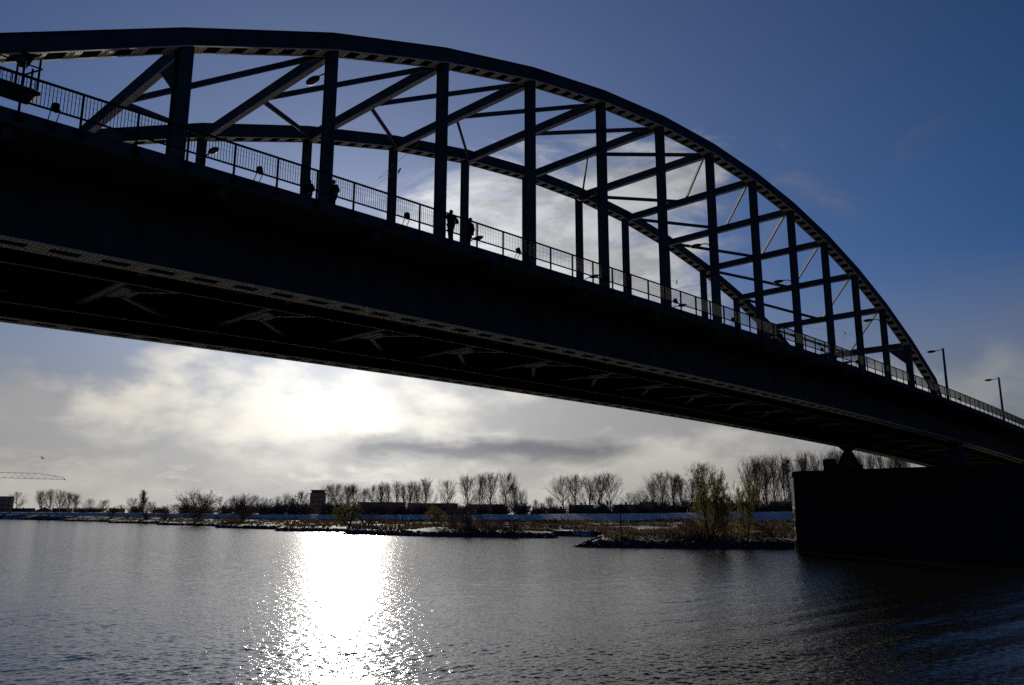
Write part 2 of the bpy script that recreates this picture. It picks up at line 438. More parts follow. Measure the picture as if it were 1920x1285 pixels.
def land_height(X, Y):
    X = np.asarray(X, float); Y = np.asarray(Y, float); sh = X.shape
    x, y = X.ravel(), Y.ravel()
    n = len(SP)
    db = np.full(x.shape, 1e9); dr = np.full(x.shape, 1e9); ins = np.zeros(x.shape, bool)
    poly = np.concatenate([SP, [(6000, 3500), (6000, -900)]])
    for i in range(len(poly)):
        a, b = poly[i], poly[(i + 1) % len(poly)]
        if i < n - 1:
            e = b - a; t = np.clip(((x - a[0]) * e[0] + (y - a[1]) * e[1]) / (e @ e), 0, 1)
            ds = np.hypot(x - a[0] - t * e[0], y - a[1] - t * e[1])
            if SK[i + 1] == 1 and SK[i] == 1: dr = np.minimum(dr, ds)
            else: db = np.minimum(db, ds)
        c = ((a[1] > y) != (b[1] > y))
        with np.errstate(divide='ignore', invalid='ignore'):
            c &= x < (b[0] - a[0]) * (y - a[1]) / (b[1] - a[1]) + a[0]
        ins ^= c
    dist = np.minimum(dr, db)
    q = (x - dk[0][0]) * DN[0] + (y - dk[0][1]) * DN[1]       # <0 on the river side
    cz = crest_at(x, y)
    rocky = 1.25 * (1 - np.exp(-dr / 1.6)) + 0.0
    beach = 0.09 * np.minimum(db, 9) + 0.02 * np.clip(db - 9, 0, 40)
    wr = np.clip((db - dr + 6) / 8, 0, 1)
    z = np.where(dr < db, rocky, np.minimum(rocky, 0.35 * dr + beach))
    fr = np.clip(dist / (dist + np.maximum(-q - 12, 1)), 0, 1)
    flood = z + fr * (cz - 2.6 - 1.2)
    flood += (0.22 * vnoise(x, y, 14, 1) + 0.10 * vnoise(x, y, 4, 2)) * np.clip((dist - 2) / 6, 0, 1) * np.clip((-q - 12) / 12, 0, 1)
    slope_in = cz - np.maximum(-q - 2.5, 0) / 2.6
    slope_out = np.maximum(cz - np.maximum(q - 2.5, 0) / 2.4, cz - 3.0)
    zz = np.where(q < 2.5, np.maximum(flood, slope_in), slope_out)
    zz = np.where(q < -60, flood, zz)
    zz = np.where(ins, zz, np.maximum(-1.6, -0.35 * dist))
    BEACH[0] = (np.clip((dr - db) / 5, 0, 1) * np.clip((30 - db) / 8, 0, 1)).reshape(sh)
    return zz.reshape(sh)
def land_material():
    m = bpy.data.materials.new('snowy_flood_plain'); m.use_nodes = True
    t = m.node_tree; q = G(t); b = t.nodes['Principled BSDF']
    pos = q.n('ShaderNodeNewGeometry').outputs['Position']
    sp_ = q.n('ShaderNodeSeparateXYZ'); t.links.new(pos, sp_.inputs[0])
    at_ = q.n('ShaderNodeAttribute', attribute_name='dikeness')
    n1 = q.noise(q.mapping(pos, (1, 1, 1)), 0.09, 6, 0.62, 0.4)
    n2 = q.noise(q.mapping(pos, (1, 1, 1), (9, 4, 0)), 0.8, 5, 0.65)
    n3 = q.noise(pos, 3.5, 4, 0.6)
    soil = q.mix(q.ss(n3, 0.3, 0.7), (0.035, 0.027, 0.018, 1), (0.085, 0.06, 0.034, 1))
    rock = q.mix(q.ss(n3, 0.3, 0.7), (0.03, 0.028, 0.026, 1), (0.075, 0.068, 0.06, 1))
    sn = q.m('ADD', q.m('MULTIPLY', n1, 0.75), q.m('MULTIPLY', n2, 0.25))
    snow = q.ss(q.m('ADD', sn, q.m('MULTIPLY', at_.outputs['Fac'], 0.30)), 0.525, 0.585)
    snowc = q.mix(q.ss(n2, 0.3, 0.7), (0.46, 0.455, 0.46, 1), (0.60, 0.59, 0.59, 1))
    c = q.mix(snow, soil, snowc)
    bt_ = q.n('ShaderNodeAttribute', attribute_name='beach').outputs['Fac']
    sand = (0.16, 0.12, 0.085, 1)
    lowc = q.mix(bt_, rock, sand)
    zl = q.m('ADD', q.m('ADD', sp_.outputs['Z'], q.m('MULTIPLY', n2, 0.5)), q.m('MULTIPLY', bt_, 0.85))
    c = q.mix(q.ss(zl, 1.0, 1.5), lowc, c)
    t.links.new(c, b.inputs['Base Color'])
    b.inputs['Roughness'].default_value = 0.85; b.inputs['Specular IOR Level'].default_value = 0.15
    bn = q.n('ShaderNodeBump'); bn.inputs['Strength'].default_value = 0.6; bn.inputs['Distance'].default_value = 0.3
    t.links.new(n2, bn.inputs['Height']); t.links.new(bn.outputs[0], b.inputs['Normal'])
    return m
def build_land():
    NA, NR = 560, 520
    yaw = math.atan2(FW.x, FW.y)
    az = yaw + np.radians(np.concatenate([np.linspace(-70, -36, 40), np.linspace(-35.5, 36, 440), np.linspace(36.5, 88, NA - 480)]))
    pxc = np.clip(960 + FPX * np.tan(np.clip(az - yaw, -1.2, 1.2)), -330, 2700)
    Sd = np.concatenate([np.geomspace(.3, .55, 60), np.linspace(.552, 1.03, 420), np.geomspace(1.033, 14, 40)])
    A = np.ones((len(Sd), 1)) * az[None, :]
    D = Sd[:, None] * dike_depth(pxc)[None, :] / np.maximum(np.cos(np.arctan((pxc - 960) / FPX)), .3)[None, :]
    X = CAM.x + np.sin(A) * D; Y = CAM.y + np.cos(A) * D
    Z = land_height(X, Y)
    idx = np.arange(Z.size).reshape(Z.shape)
    F = np.stack([idx[:-1, :-1], idx[1:, :-1], idx[1:, 1:], idx[:-1, 1:]], -1).reshape(-1, 4)
    keep = (Z.reshape(-1)[F] > -0.9).any(1); F = F[keep]
    o = np_obj('flood_plain', np.stack([X, Y, Z], -1).reshape(-1, 3), F, land_material(), smooth=True)
    q = (X - dk[0][0]) * DN[0] + (Y - dk[0][1]) * DN[1]
    h = np.clip((Z - (crest_at(X, Y) - 2.6)) / 0.7, 0, 1) * (q > -14) * 1.0
    h = np.where(q > 6, 0.4, h)
    PX = px_of(X, Y)
    h = h + 0.22 * BEACH[0] - 0.22 * np.clip((2.3 - Z) / 1.2, 0, 1) * (1 - BEACH[0]) * (q < -14)
    h = h - 0.6 * np.clip((PX - 1490) / 60, 0, 1) * 1.0  # snow left out right of the pier so less light bounces onto girders
    at_ = o.data.attributes.new('dikeness', 'FLOAT', 'POINT'); at_.data.foreach_set('value', h.reshape(-1).astype(np.float32))
    bt = o.data.attributes.new('beach', 'FLOAT', 'POINT'); bt.data.foreach_set('value', BEACH[0].reshape(-1).astype(np.float32))
    struct(o)
build_land()
def gz(x, y): return float(land_height(np.array([x]), np.array([y]))[0])

# ------------------------------------------------------------------ the bridge
P = 8.0; WD = 15.25; EDGE = 4.5
def q_(X): return X / P - 7.0
def zb(X): return H + 10.98 - 0.0128 * q_(X) ** 2        # soffit of the tie girders
def zt(X): return H + 13.80 - 0.0120 * q_(X) ** 2        # their top flange
def ze(X): return H + 14.42 - 0.0120 * q_(X) ** 2        # edge of the footway
def za(k):                                                # soffit of the arch
    q = k - 7.0; return H + 32.06 - 0.2884 * q * q - 0.0002 * q ** 4
bridge = thing('arch_bridge', 'riveted steel arch bridge with truss hangers spanning the river in silhouette', 'bridge', (0, 0, 0))
XL, XR = -34.0, 215.0
ABW, ABH = 0.46, 0.87                                     # arch half width, web depth
NEARRIV = MB()
for side, Y in (('near', 0.0), ('far', WD)):
    # --- arch rib: two webs, top plate, bottom flange strips, open soffit with batten plates
    m = MB()
    nodes = [(k * P, za(k)) for k in range(-1, 16)]
    nodes[0] = (-5.2, zb(-5) + 0.6); nodes[-1] = (117.2, zb(117) + 0.6)
    tops = []
    for i, (x, z) in enumerate(nodes):
        a = Vector(nodes[max(i - 1, 0)]); b = Vector(nodes[min(i + 1, len(nodes) - 1)])
        t = (b - a).normalized(); n = Vector((-t[1], t[0]))
        dp = ABH * (1.0 if 3 <= i <= 15 else 0.9)
        tops.append((x + n[0] * dp, z + n[1] * dp, t, n))
    th = 0.05
    def strip(ya, yb, oa, ob):              # prism along the arch between offsets oa, ob above the soffit
        for i in range(len(nodes) - 1):
            pts = []
            for j in (i, i + 1):
                x, z = nodes[j]; tx, tz, _, _ = tops[j]
                vx, vz = tx - x, tz - z
                pts.append(((x + vx * oa, z + vz * oa), (x + vx * ob, z + vz * ob)))
            (a0, a1), (b0, b1) = pts
            m.hexa([(a0[0], Y + ya, a0[1]), (b0[0], Y + ya, b0[1]), (b0[0], Y + yb, b0[1]), (a0[0], Y + yb, a0[1])],
                   [(a1[0], Y + ya, a1[1]), (b1[0], Y + ya, b1[1]), (b1[0], Y + yb, b1[1]), (a1[0], Y + yb, a1[1])])
    strip(-ABW, -ABW + th, 0.0, 1.0)
    strip(ABW - th, ABW, 0.0, 1.0)
    strip(-ABW - 0.06, ABW + 0.06, 1.002, 1.06)
    strip(-ABW + 0.06, ABW - 0.06, 0.90, 0.96)
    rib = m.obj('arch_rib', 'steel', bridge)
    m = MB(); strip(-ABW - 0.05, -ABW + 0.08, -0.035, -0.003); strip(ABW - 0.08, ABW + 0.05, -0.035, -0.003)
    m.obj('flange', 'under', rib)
    # batten plates across the open soffit, six to a panel
    for i in range(len(nodes) - 1):
        (x0, z0), (x1, z1) = nodes[i], nodes[i + 1]
        L = math.hypot(x1 - x0, z1 - z0); t = Vector(((x1 - x0) / L, 0, (z1 - z0) / L)); n = Vector((-t.z, 0, t.x))
        nb = 6
        if i == 0: me_b = None
        for j in range(nb):
            c = Vector((x0, Y, z0)) + t * (L * (j + 0.5) / nb) + n * 0.012
            if 'BATTEN' not in globals():
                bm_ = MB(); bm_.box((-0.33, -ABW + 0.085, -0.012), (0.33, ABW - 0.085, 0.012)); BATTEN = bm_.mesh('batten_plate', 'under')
            o = link('batten_plate', BATTEN, rib, c); o.rotation_euler = (0, -math.atan2(t.z, t.x), 0)
        if side == 'near' and i < 9:
            for j in range(nb):
                for du, dv in [(u, v) for v in (-ABW + .02, ABW - .02) for u in (-.28, -.14, 0, .14, .28)] + [(0.0, v) for v in (-.26, -.13, 0, .13, .26)]:
                    zo = -.034 if abs(dv) > .4 else .0
                    p = Vector((x0, Y + dv, z0)) + t * (L * (j + 0.5) / nb + du) + n * zo
                    q0 = .032
                    NEARRIV.hexa([p + t * -q0 + Vector((0, -q0, 0)), p + t * q0 + Vector((0, -q0, 0)), p + t * q0 + Vector((0, q0, 0)), p + t * -q0 + Vector((0, q0, 0))],
                                 [p + t * -.016 + Vector((0, -.016, 0)) - n * .024, p + t * .016 + Vector((0, -.016, 0)) - n * .024, p + t * .016 + Vector((0, .016, 0)) - n * .024, p + t * -.016 + Vector((0, .016, 0)) - n * .024])
    if side == 'near': stuff(NEARRIV.obj('rivets', 'under', rib))
    # node cover plates (small kinks on the top edge)
    # --- hangers
    for k in range(1, 14):
        x = k * P; wx = 0.40 if k not in (1, 13) else 0.62; wy = 0.70
        m = MB(); z0 = zt(x) - 0.6; z1 = za(k) + 0.03
        if k in (1, 13): z1 += 0.10
        m.box((x - wx / 2, Y - wy / 2, z0), (x + wx / 2, Y - wy / 2 + 0.05, z1))
        m.box((x - wx / 2, Y + wy / 2 - 0.05, z0), (x + wx / 2, Y + wy / 2, z1))
        m.box((x - 0.14, Y - wy / 2 + 0.05, z0), (x + 0.14, Y + wy / 2 - 0.05, z1))
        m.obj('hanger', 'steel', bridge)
# --- cross struts, wind braces, portal gussets
def node(k, side): return Vector((k * P, 0 if side == 0 else WD, za(k) + 0.10))
for k in range(1, 14):
    m = MB(); a, b = node(k, 0), node(k, 1)
    a.y += ABW; b.y -= ABW
    hh = 0.74 if k not in (1, 13) else 0.82
    # an I-shaped strut: two flanges and a web
    s_ = math.atan2(za(k + 1) - za(k - 1), 2 * P)
    m.beam(a, b, 0.26, hh - 0.11)
    m.beam(a + Vector((0, 0, hh / 2 - 0.026)), b + Vector((0, 0, hh / 2 - 0.026)), 0.32, 0.05)
    o = m.obj('cross_strut', 'steel', bridge)
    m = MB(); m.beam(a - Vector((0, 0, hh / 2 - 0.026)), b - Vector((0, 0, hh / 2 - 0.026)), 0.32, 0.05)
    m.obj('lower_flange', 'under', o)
    if k in (1, 13):
        for yy, sg in ((0.0, 1), (WD, -1)):
            g_ = MB(); x = k * P
            y0 = yy + sg * 0.36; z1 = za(k) - 0.26; zz = za(k) - 2.3
            y1 = yy + sg * 2.5
            tri = [(y0, z1), (y1, z1), (y1 - sg * 0.1, z1 - 0.12), (y0 + sg * 0.12, zz + 0.1), (y0, zz)]
            n0 = 0
            g_.v = [(x - 0.06, a_, b_) for a_, b_ in tri] + [(x + 0.06, a_, b_) for a_, b_ in tri]
            g_.f = [(0, 1, 2, 3, 4), (9, 8, 7, 6, 5)] + [(i, i + 5, (i + 1) % 5 + 5, (i + 1) % 5) for i in range(5)]
            g_.obj('portal_gusset', 'steel', bridge)
for k in list(range(1, 7)) + list(range(8, 14)):
    kk = k + 1 if k < 7 else k - 1
    mid = Vector((k * P, WD / 2, za(k) + 0.08))
    for sd in (0, 1):
        e = node(kk, sd); e.y += ABW if sd == 0 else -ABW
        d = (e - mid).normalized()
        m = MB(); m.beam(mid + d * 0.2, e - d * 0.1, 0.14, 0.30)
        o = m.obj('wind_brace', 'steel', bridge)
        m = MB(); dz = Vector((0, 0, -0.162)); m.beam(mid + d * 0.2 + dz, e - d * 0.1 + dz, 0.12, 0.022); m.obj('lower_flange', 'brace' if k < 6 else 'steel', o)  # lit paint copy on the left braces, shaded copy to the right

# --- tie girders with a riveted, battened soffit
GW = 0.60
def along(m, xa, xb, f, step=4.0):
    n = max(1, int(round((xb - xa) / step)))
    xs = [xa + (xb - xa) * i / n for i in range(n + 1)]
    for a, b in zip(xs[:-1], xs[1:]): f(m, a, b)
def slab(ya, yb, flo, fhi):
    def f(m, a, b):
        m.hexa([(a, ya, flo(a)), (b, ya, flo(b)), (b, yb, flo(b)), (a, yb, flo(a))], [(a, ya, fhi(a)), (b, ya, fhi(b)), (b, yb, fhi(b)), (a, yb, fhi(a))])
    return f
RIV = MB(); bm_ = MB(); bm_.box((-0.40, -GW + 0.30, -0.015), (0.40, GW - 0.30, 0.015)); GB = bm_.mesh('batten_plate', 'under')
for side, Y in (('near', 0.0), ('far', WD)):
    m = MB()
    for s in (-1, 1):
        ya, yb = sorted((Y + s * GW, Y + s * (GW - 0.05)))
        along(m, XL, XR, slab(ya, yb, zb, zt))
    along(m, XL, XR, slab(Y - GW - 0.16, Y + GW + 0.16, lambda x: zt(x) + 0.002, lambda x: zt(x) + 0.06))
    along(m, XL, XR, slab(Y - GW + 0.05, Y + GW - 0.05, lambda x: zb(x) + 0.7, lambda x: zb(x) + 0.75))
    # web stiffeners and a splice line on the outer face
    sg = -1 if side == 'near' else 1
    for j in range(int((XR - XL) / 2.0)):
        x = XL + 2.0 * j + 0.6
        ya, yb = sorted((Y + sg * GW, Y + sg * (GW + 0.045)))
        m.box((x - 0.03, ya, zb(x) + 0.10), (x + 0.03, yb, zt(x) - 0.002))
    along(m, XL, XR, slab(*sorted((Y + sg * GW, Y + sg * (GW + 0.035))), lambda x: zb(x) + 0.08, lambda x: zb(x) + 0.42))
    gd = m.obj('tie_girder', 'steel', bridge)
    m = MB()
    for s in (-1, 1):
        ya, yb = sorted((Y + s * (GW + 0.17), Y + s * (GW - 0.30)))
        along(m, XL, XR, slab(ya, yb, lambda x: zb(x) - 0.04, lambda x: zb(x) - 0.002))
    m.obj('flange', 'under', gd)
    for j in range(-8, 70):
        x = j * 2.0 + 0.9
        o = link('batten_plate', GB, gd, (x, Y, zb(x) - 0.023))
    m = MB(); x = -6.0
    xe = 80 if side == 'near' else 60
    rows = (-GW - 0.10, -GW + 0.02, -GW + 0.2, GW - 0.2, GW - 0.02, GW + 0.10)
    while x < xe:
        for r_ in rows:
            yy = Y + r_; z = zb(x) - 0.039; a_ = 0.045
            m.hexa([(x - a_, yy - a_, z), (x + a_, yy - a_, z), (x + a_, yy + a_, z), (x - a_, yy + a_, z)], [(x - .02, yy - .02, z - .024), (x + .02, yy - .02, z - .024), (x + .02, yy + .02, z - .024), (x - .02, yy + .02, z - .024)])
        x += 0.20
    # rivets on the batten plates
    for j in range(-3, 36 if side == 'near' else 24):
        for dx in (-0.3, -0.12, 0.12, 0.3):
            for yy0 in (-0.2, 0.0, 0.2):
                x = j * 2.0 + 0.9 + dx; yy = Y + yy0; z = zb(x) - 0.038; a_ = 0.04
                m.hexa([(x - a_, yy - a_, z), (x + a_, yy - a_, z), (x + a_, yy + a_, z), (x - a_, yy + a_, z)], [(x - .02, yy - .02, z - .022), (x + .02, yy - .02, z - .022), (x + .02, yy + .02, z - .022), (x - .02, yy + .02, z - .022)])
    stuff(m.obj('rivets', 'under', gd))
# --- floor beams with their lateral bracing
for k in range(-3, 26):
    x = k * P + 0.4; zc = zb(x) + 0.68
    m = MB(); m.box((x - 0.05, GW + 0.003, zc + 0.03), (x + 0.05, WD - GW - 0.003, zt(x) - 0.02))
    o = m.obj('floor_beam', 'steel', bridge)
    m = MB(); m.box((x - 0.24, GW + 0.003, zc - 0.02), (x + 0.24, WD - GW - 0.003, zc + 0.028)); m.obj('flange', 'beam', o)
    if -2 <= k <= 14:
        m = MB()
        yy = GW + 0.2
        while yy < WD - GW - 0.1:
            for dx in (-0.16, 0.16):
                X_ = x + dx; z = zc - 0.021; a_ = 0.045
                m.hexa([(X_ - a_, yy - a_, z), (X_ + a_, yy - a_, z), (X_ + a_, yy + a_, z), (X_ - a_, yy + a_, z)], [(X_ - .02, yy - .02, z - .022), (X_ + .02, yy - .02, z - .022), (X_ + .02, yy + .02, z - .022), (X_ - .02, yy + .02, z - .022)])
            yy += 0.2
        stuff(m.obj('rivets', 'beam', o))
    mid = Vector((x + 0.3, WD / 2, zc - 0.05))
    m = MB(); m.v = [(x + 0.26, WD / 2 - 1.3, zc - 0.02), (x + 0.26, WD / 2 + 1.3, zc - 0.02), (x + 1.3, WD / 2 + 0.7, zc - 0.02), (x + 1.3, WD / 2 - 0.7, zc - 0.02)]
    m.v += [(a, b, c - 0.03) for a, b, c in m.v]
    m.f = [(0, 1, 2, 3), (7, 6, 5, 4)] + [(i, i + 4, (i + 1) % 4 + 4, (i + 1) % 4) for i in range(4)]
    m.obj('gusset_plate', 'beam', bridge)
    for sd in (-1, 1):
        e = Vector((x + P - 0.3, WD / 2 + sd * (WD / 2 - GW - 0.1), zb(x + P) + 0.66))
        s0 = Vector((x + 0.9, WD / 2 + sd * 0.6, zc - 0.075))
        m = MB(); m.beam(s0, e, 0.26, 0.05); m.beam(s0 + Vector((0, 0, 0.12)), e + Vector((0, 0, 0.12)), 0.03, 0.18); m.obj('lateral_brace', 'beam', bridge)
# stringers and the two rails of the maintenance traveller
for y in (2.6, 5.9, 9.2, 12.5):
    m = MB(); along(m, XL, XR, slab(y - 0.12, y + 0.12, lambda x: zt(x) - 0.75, lambda x: zt(x) - 0.02), 8); m.obj('stringer', 'steel', bridge)
for y in (3.7, 11.55):
    m = MB(); along(m, XL, XR, slab(y - 0.07, y + 0.07, lambda x: zb(x) + 0.14, lambda x: zb(x) + 0.17), 8); rl_ = m.obj('traveller_rail', 'beam', bridge)
    m = MB(); along(m, XL, XR, slab(y - 0.015, y + 0.015, lambda x: zb(x) + 0.172, lambda x: zb(x) + 0.64), 8); m.obj('web', 'dark', rl_)  # dark colour keeps the upright web in shade beside its lit foot
# --- road deck, footways, fascias, brackets
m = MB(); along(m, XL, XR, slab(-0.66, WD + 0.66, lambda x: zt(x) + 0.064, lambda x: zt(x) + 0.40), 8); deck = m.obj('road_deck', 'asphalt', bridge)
for sg, Y in ((-1, -0.664), (1, WD + 0.664)):
    m = MB(); ya, yb = sorted((Y, Y + sg * (EDGE - 0.78)))
    along(m, XL, XR, slab(ya, yb, lambda x: ze(x) - 0.26, lambda x: ze(x) - 0.02), 8); fw = m.obj('footway', 'concrete', bridge)
    m = MB(); ya, yb = sorted((Y + sg * (EDGE - 0.776), Y + sg * (EDGE - 0.66)))
    along(m, XL, XR, slab(ya, yb, lambda x: ze(x) - 0.56, lambda x: ze(x)), 4); m.obj('fascia', 'steel', fw)
    for k in range(-4, 27):
        x = k * P + 0.35; m = MB()
        y0 = Y - sg * 0.0; y1 = Y + sg * (EDGE - 0.95)
        tz = ze(x) - 0.262
        lo = [(y0, tz - 0.05), (y0, tz - 0.95), (y1, tz - 0.55), (y1, tz - 0.05)]
        ring = [(y0, tz), (y0, tz - 0.85), (y0 + sg * 1.6, tz - 0.62), (y1, tz - 0.42), (y1, tz)]
        m.v = [(x - 0.05, a_, b_) for a_, b_ in ring] + [(x + 0.05, a_, b_) for a_, b_ in ring]
        m.f = [(0, 1, 2, 3, 4), (9, 8, 7, 6, 5)] + [(i, i + 5, (i + 1) % 5 + 5, (i + 1) % 5) for i in range(5)]
        ya, yb = sorted((y1 + sg * 0.002, y1 + sg * 0.06)); m.box((x - 0.15, ya, tz - 0.78), (x + 0.15, yb, tz))
        m.obj('bracket', 'steel', bridge)
# --- railings
POST = MB(); POST.box((-0.035, -0.04, -0.34), (0.035, 0.04, 1.30)); POST.box((-0.11, -0.07, -0.42), (0.11, 0.045, -0.12)); PM = POST.mesh('post', 'dark')
for side, Y in (('near', -EDGE - 0.06), ('far', WD + EDGE + 0.06)):
    xa, xb = XL + 4, XR - 4
    m = MB(); along(m, xa, xb, slab(Y - 0.045, Y + 0.045, lambda x: ze(x) + 1.30, lambda x: ze(x) + 1.37)); rl = m.obj('railing', 'dark', bridge); rl['label'] = 'thin dark bar railing along the footway edge'
    m = MB(); along(m, xa, xb, slab(Y - 0.035, Y + 0.035, lambda x: ze(x) + 0.34, lambda x: ze(x) + 0.40)); m.obj('bottom_rail', 'dark', rl)
    m = MB()
    for fz in (1.12, 0.90): along(m, xa, xb, slab(Y - 0.004, Y + 0.004, lambda x, f=fz: ze(x) + f, lambda x, f=fz: ze(x) + f + 0.006))
    stuff(m.obj('wires', 'dark', rl))
    sp = 2.019; np_ = int((xb - 0.55) / sp); n0 = int((xa - 0.55) / sp)
    bal = MB()
    for i in range(n0, np_):
        x = 0.55 + i * sp
        link('post', PM, rl, (x, Y, ze(x)))
        for j in range(1, 16):
            xx = x + sp * j / 16; z = ze(xx)
            if xx < 150: bal.tube([(xx, Y, z + 0.40), (xx, Y, z + 1.30)], 0.0135, 4, False)
            elif j % 2: bal.tube([(xx, Y, z + 0.40), (xx, Y, z + 1.30)], 0.02, 3, False)
    stuff(bal.obj('balusters', 'dark', rl))
# --- bearings on the river pier
PIER_TOP = H + 6.56
for Y in (0.0, WD):
    m = MB(); x = 120.0; z0 = PIER_TOP; z1 = zb(x) - 0.045
    m.box((x - 1.6, Y - 1.5, z0), (x + 1.6, Y + 1.5, z0 + 1.0))
    m.hexa([(x - 1.3, Y - 1.2, z0 + 1.0), (x + 1.3, Y - 1.2, z0 + 1.0), (x + 1.3, Y + 1.2, z0 + 1.0), (x - 1.3, Y + 1.2, z0 + 1.0)], [(x - 0.45, Y - 0.5, z1 - 0.55), (x + 0.45, Y - 0.5, z1 - 0.55), (x + 0.45, Y + 0.5, z1 - 0.55), (x - 0.45, Y + 0.5, z1 - 0.55)])
    m.hexa([(x - 0.45, Y - 0.45, z1 - 0.55), (x + 0.45, Y - 0.45, z1 - 0.55), (x + 0.45, Y + 0.45, z1 - 0.55), (x - 0.45, Y + 0.45, z1 - 0.55)], [(x - 1.9, Y - 0.6, z1), (x + 1.9, Y - 0.6, z1), (x + 1.9, Y + 0.6, z1), (x - 1.9, Y + 0.6, z1)])
    m.obj('bearing', 'steel', bridge)

# ------------------------------------------------------------------ river pier
pier = thing('bridge_pier', 'massive dark stone river pier carrying the right end of the arch', 'bridge pier', (120.3, 0, 0))
def pier_ring(off, z, nose=8):
    xs, xe = -5.8 - off, 5.8 + off; y0, y1 = -13.0 - off, 19.9 + off
    pts = [(xs, y0), (xs, y1)]
    pts = []
    r = 5.8 + off
    for i in range(nose + 1):              # rounded upstream nose
        a = math.pi - math.pi * i / nose
        pts.append((r * math.cos(a), 20.65 + (3.2 + off) * math.sin(a)))
    for i in range(nose + 1):
        a = -math.pi * i / nose
        pts.append((r * math.cos(a), -14.0 + (3.2 + off) * math.sin(a)))
    return [(x, y, z) for x, y in pts]
def prism(m, rings):
    n0 = len(m.v); k = len(rings[0])
    for r in rings: m.v += r
    for i in range(len(rings) - 1):
        for j in range(k): m.f.append((n0 + i * k + j, n0 + i * k + k + j, n0 + (i + 1) * 0 + i * k + k + (j + 1) % k, n0 + i * k + (j + 1) % k))
    m.f.append(tuple(n0 + j for j in range(k))); m.f.append(tuple(n0 + (len(rings) - 1) * k + j for j in reversed(range(k))))
m = MB(); prism(m, [pier_ring(-0.12, -2.5), pier_ring(-0.12, PIER_TOP - 0.85)]); m.obj('pier_core', 'stone', pier)
zc = -0.6; ci = 0
while zc < PIER_TOP - 1.0:
    hc = 0.62 + 0.05 * random.uniform(-1, 1); hc = min(hc, PIER_TOP - 0.86 - zc)
    m = MB(); prism(m, [pier_ring(-0.01 + random.uniform(-.02, .03), zc + 0.012), pier_ring(-0.01 + random.uniform(-.02, .03), zc + hc - 0.025)])
    m.obj('stone_course', 'stone', pier); zc += hc
m = MB(); prism(m, [pier_ring(0.16, PIER_TOP - 0.84), pier_ring(0.24, PIER_TOP - 0.35), pier_ring(0.06, PIER_TOP - 0.02)]); m.obj('cornice', 'stone', pier)
# yellow and black gauge boards on the upstream nose
for z0, h_, c in ((5.2, 1.4, 'yellow'), (3.7, 0.9, 'yellow'), (1.6, 1.6, 'yellow'), (4.62, 0.55, 'black'), (3.22, 0.45, 'black')):
    m = MB(); m.beam((-5.28, 22.13, z0), (-5.28, 22.13, z0 + h_), 0.62, 0.06, (-.75, .66, 0)); o = m.obj('gauge_board', c, pier)
# control cabinet and handrail stub on the pier top
m = MB(); cx, cy = 118.6 - 0.0, 18.0
cab = thing('control_cabinet', 'small dark cabinet standing on the pier top left of the bearing', 'cabinet', (118.4, 17.55, PIER_TOP))
m.box((-0.55, -0.75, 0), (0.55, 0.75, 1.75)); m.obj('body', 'dark', cab); m = MB(); m.box((-0.62, -0.82, 1.752), (0.62, 0.82, 1.84)); m.obj('lid', 'dark', cab)
pl = thing('cable_pole', 'thin pole beside the cabinet reaching the girder', 'pole', (118.4, 16.55, PIER_TOP)); m = MB(); m.tube([(0, 0, 0), (0, 0, 3.7)], 0.05, 6); m.obj('shaft', 'dark', pl); m = MB(); m.box((-.1, -.1, 0), (.1, .1, .06)); m.obj('foot_plate', 'dark', pl)
sg_ = thing('navigation_arm', 'dark signal arm sticking out from the pier corner', 'signal arm', (115.2, 20.6, PIER_TOP - 0.02))
m = MB(); m.tube([(0, 0, 0), (0, 0, 1.75)], 0.045, 6); m.obj('mast', 'dark', sg_)
m = MB(); m.beam((0.0, -0.05, 1.7), (-0.4, 2.0, 1.72), 0.07, 0.07); m.obj('arm', 'dark', sg_); m = MB(); m.box((-0.5, 1.65, 1.28), (-0.25, 1.95, 1.69)); m.obj('signal_lamp', 'dark', sg_)

# ------------------------------------------------------------------ street lamps
def lamp_head(m, p, sg, s=1.0):             # flattened shade at the end of an arm, sg = direction along y
    n0 = len(m.v)
    for i in range(5):
        t = i / 4
        m.ball((p[0], p[1] + sg * 0.0, p[2]), 0.0001, 3, 2) if False else None
    m.ball((p[0], p[1], p[2]), 0.62 * s, 10, 6, (0.42, 1.0, 0.26))
def hung_lamp(k, sideY, sg, label, grp, zl):
    x = k * P; t = thing('street_lamp', label, 'street lamp', (x, sideY + sg * 0.36, zl), 0, grp)
    m = MB(); m.tube([(0, 0, -0.25), (0, sg * 0.35, -0.02), (0, sg * 0.95, 0.06)], 0.05, 6); m.box((-0.14, -0.03 if sg > 0 else -0.02, -0.45), (0.14, 0.02 if sg > 0 else 0.03, -0.1)); m.obj('arm', 'dark', t)
    m = MB(); lamp_head(m, (0, sg * 1.45, 0.03), sg, 1.0); hd = m.obj('lamp_head', 'dark', t, True)
    m = MB(); m.ball((0, sg * 1.5, -0.085), 0.42, 10, 5, (0.42, 1.0, 0.2)); m.obj('lamp_glass', 'glass', hd, True)
for k, w_ in ((2, 'second'), (5, 'fifth'), (7, 'seventh'), (9, 'ninth'), (12, 'twelfth')):
    hung_lamp(k, 0, 1, f'oval street lamp bracketed high on the {w_} hanger of the nearer arch', 'street lamps hung from the near hangers', H + 23.75)
for k, w_ in ((2, 'second'), (5, 'fifth'), (7, 'seventh'), (9, 'ninth')):
    hung_lamp(k, WD, -1, f'oval street lamp seen behind the railing, on the {w_} hanger of the farther arch', 'street lamps hung from the far hangers', H + 23.25)
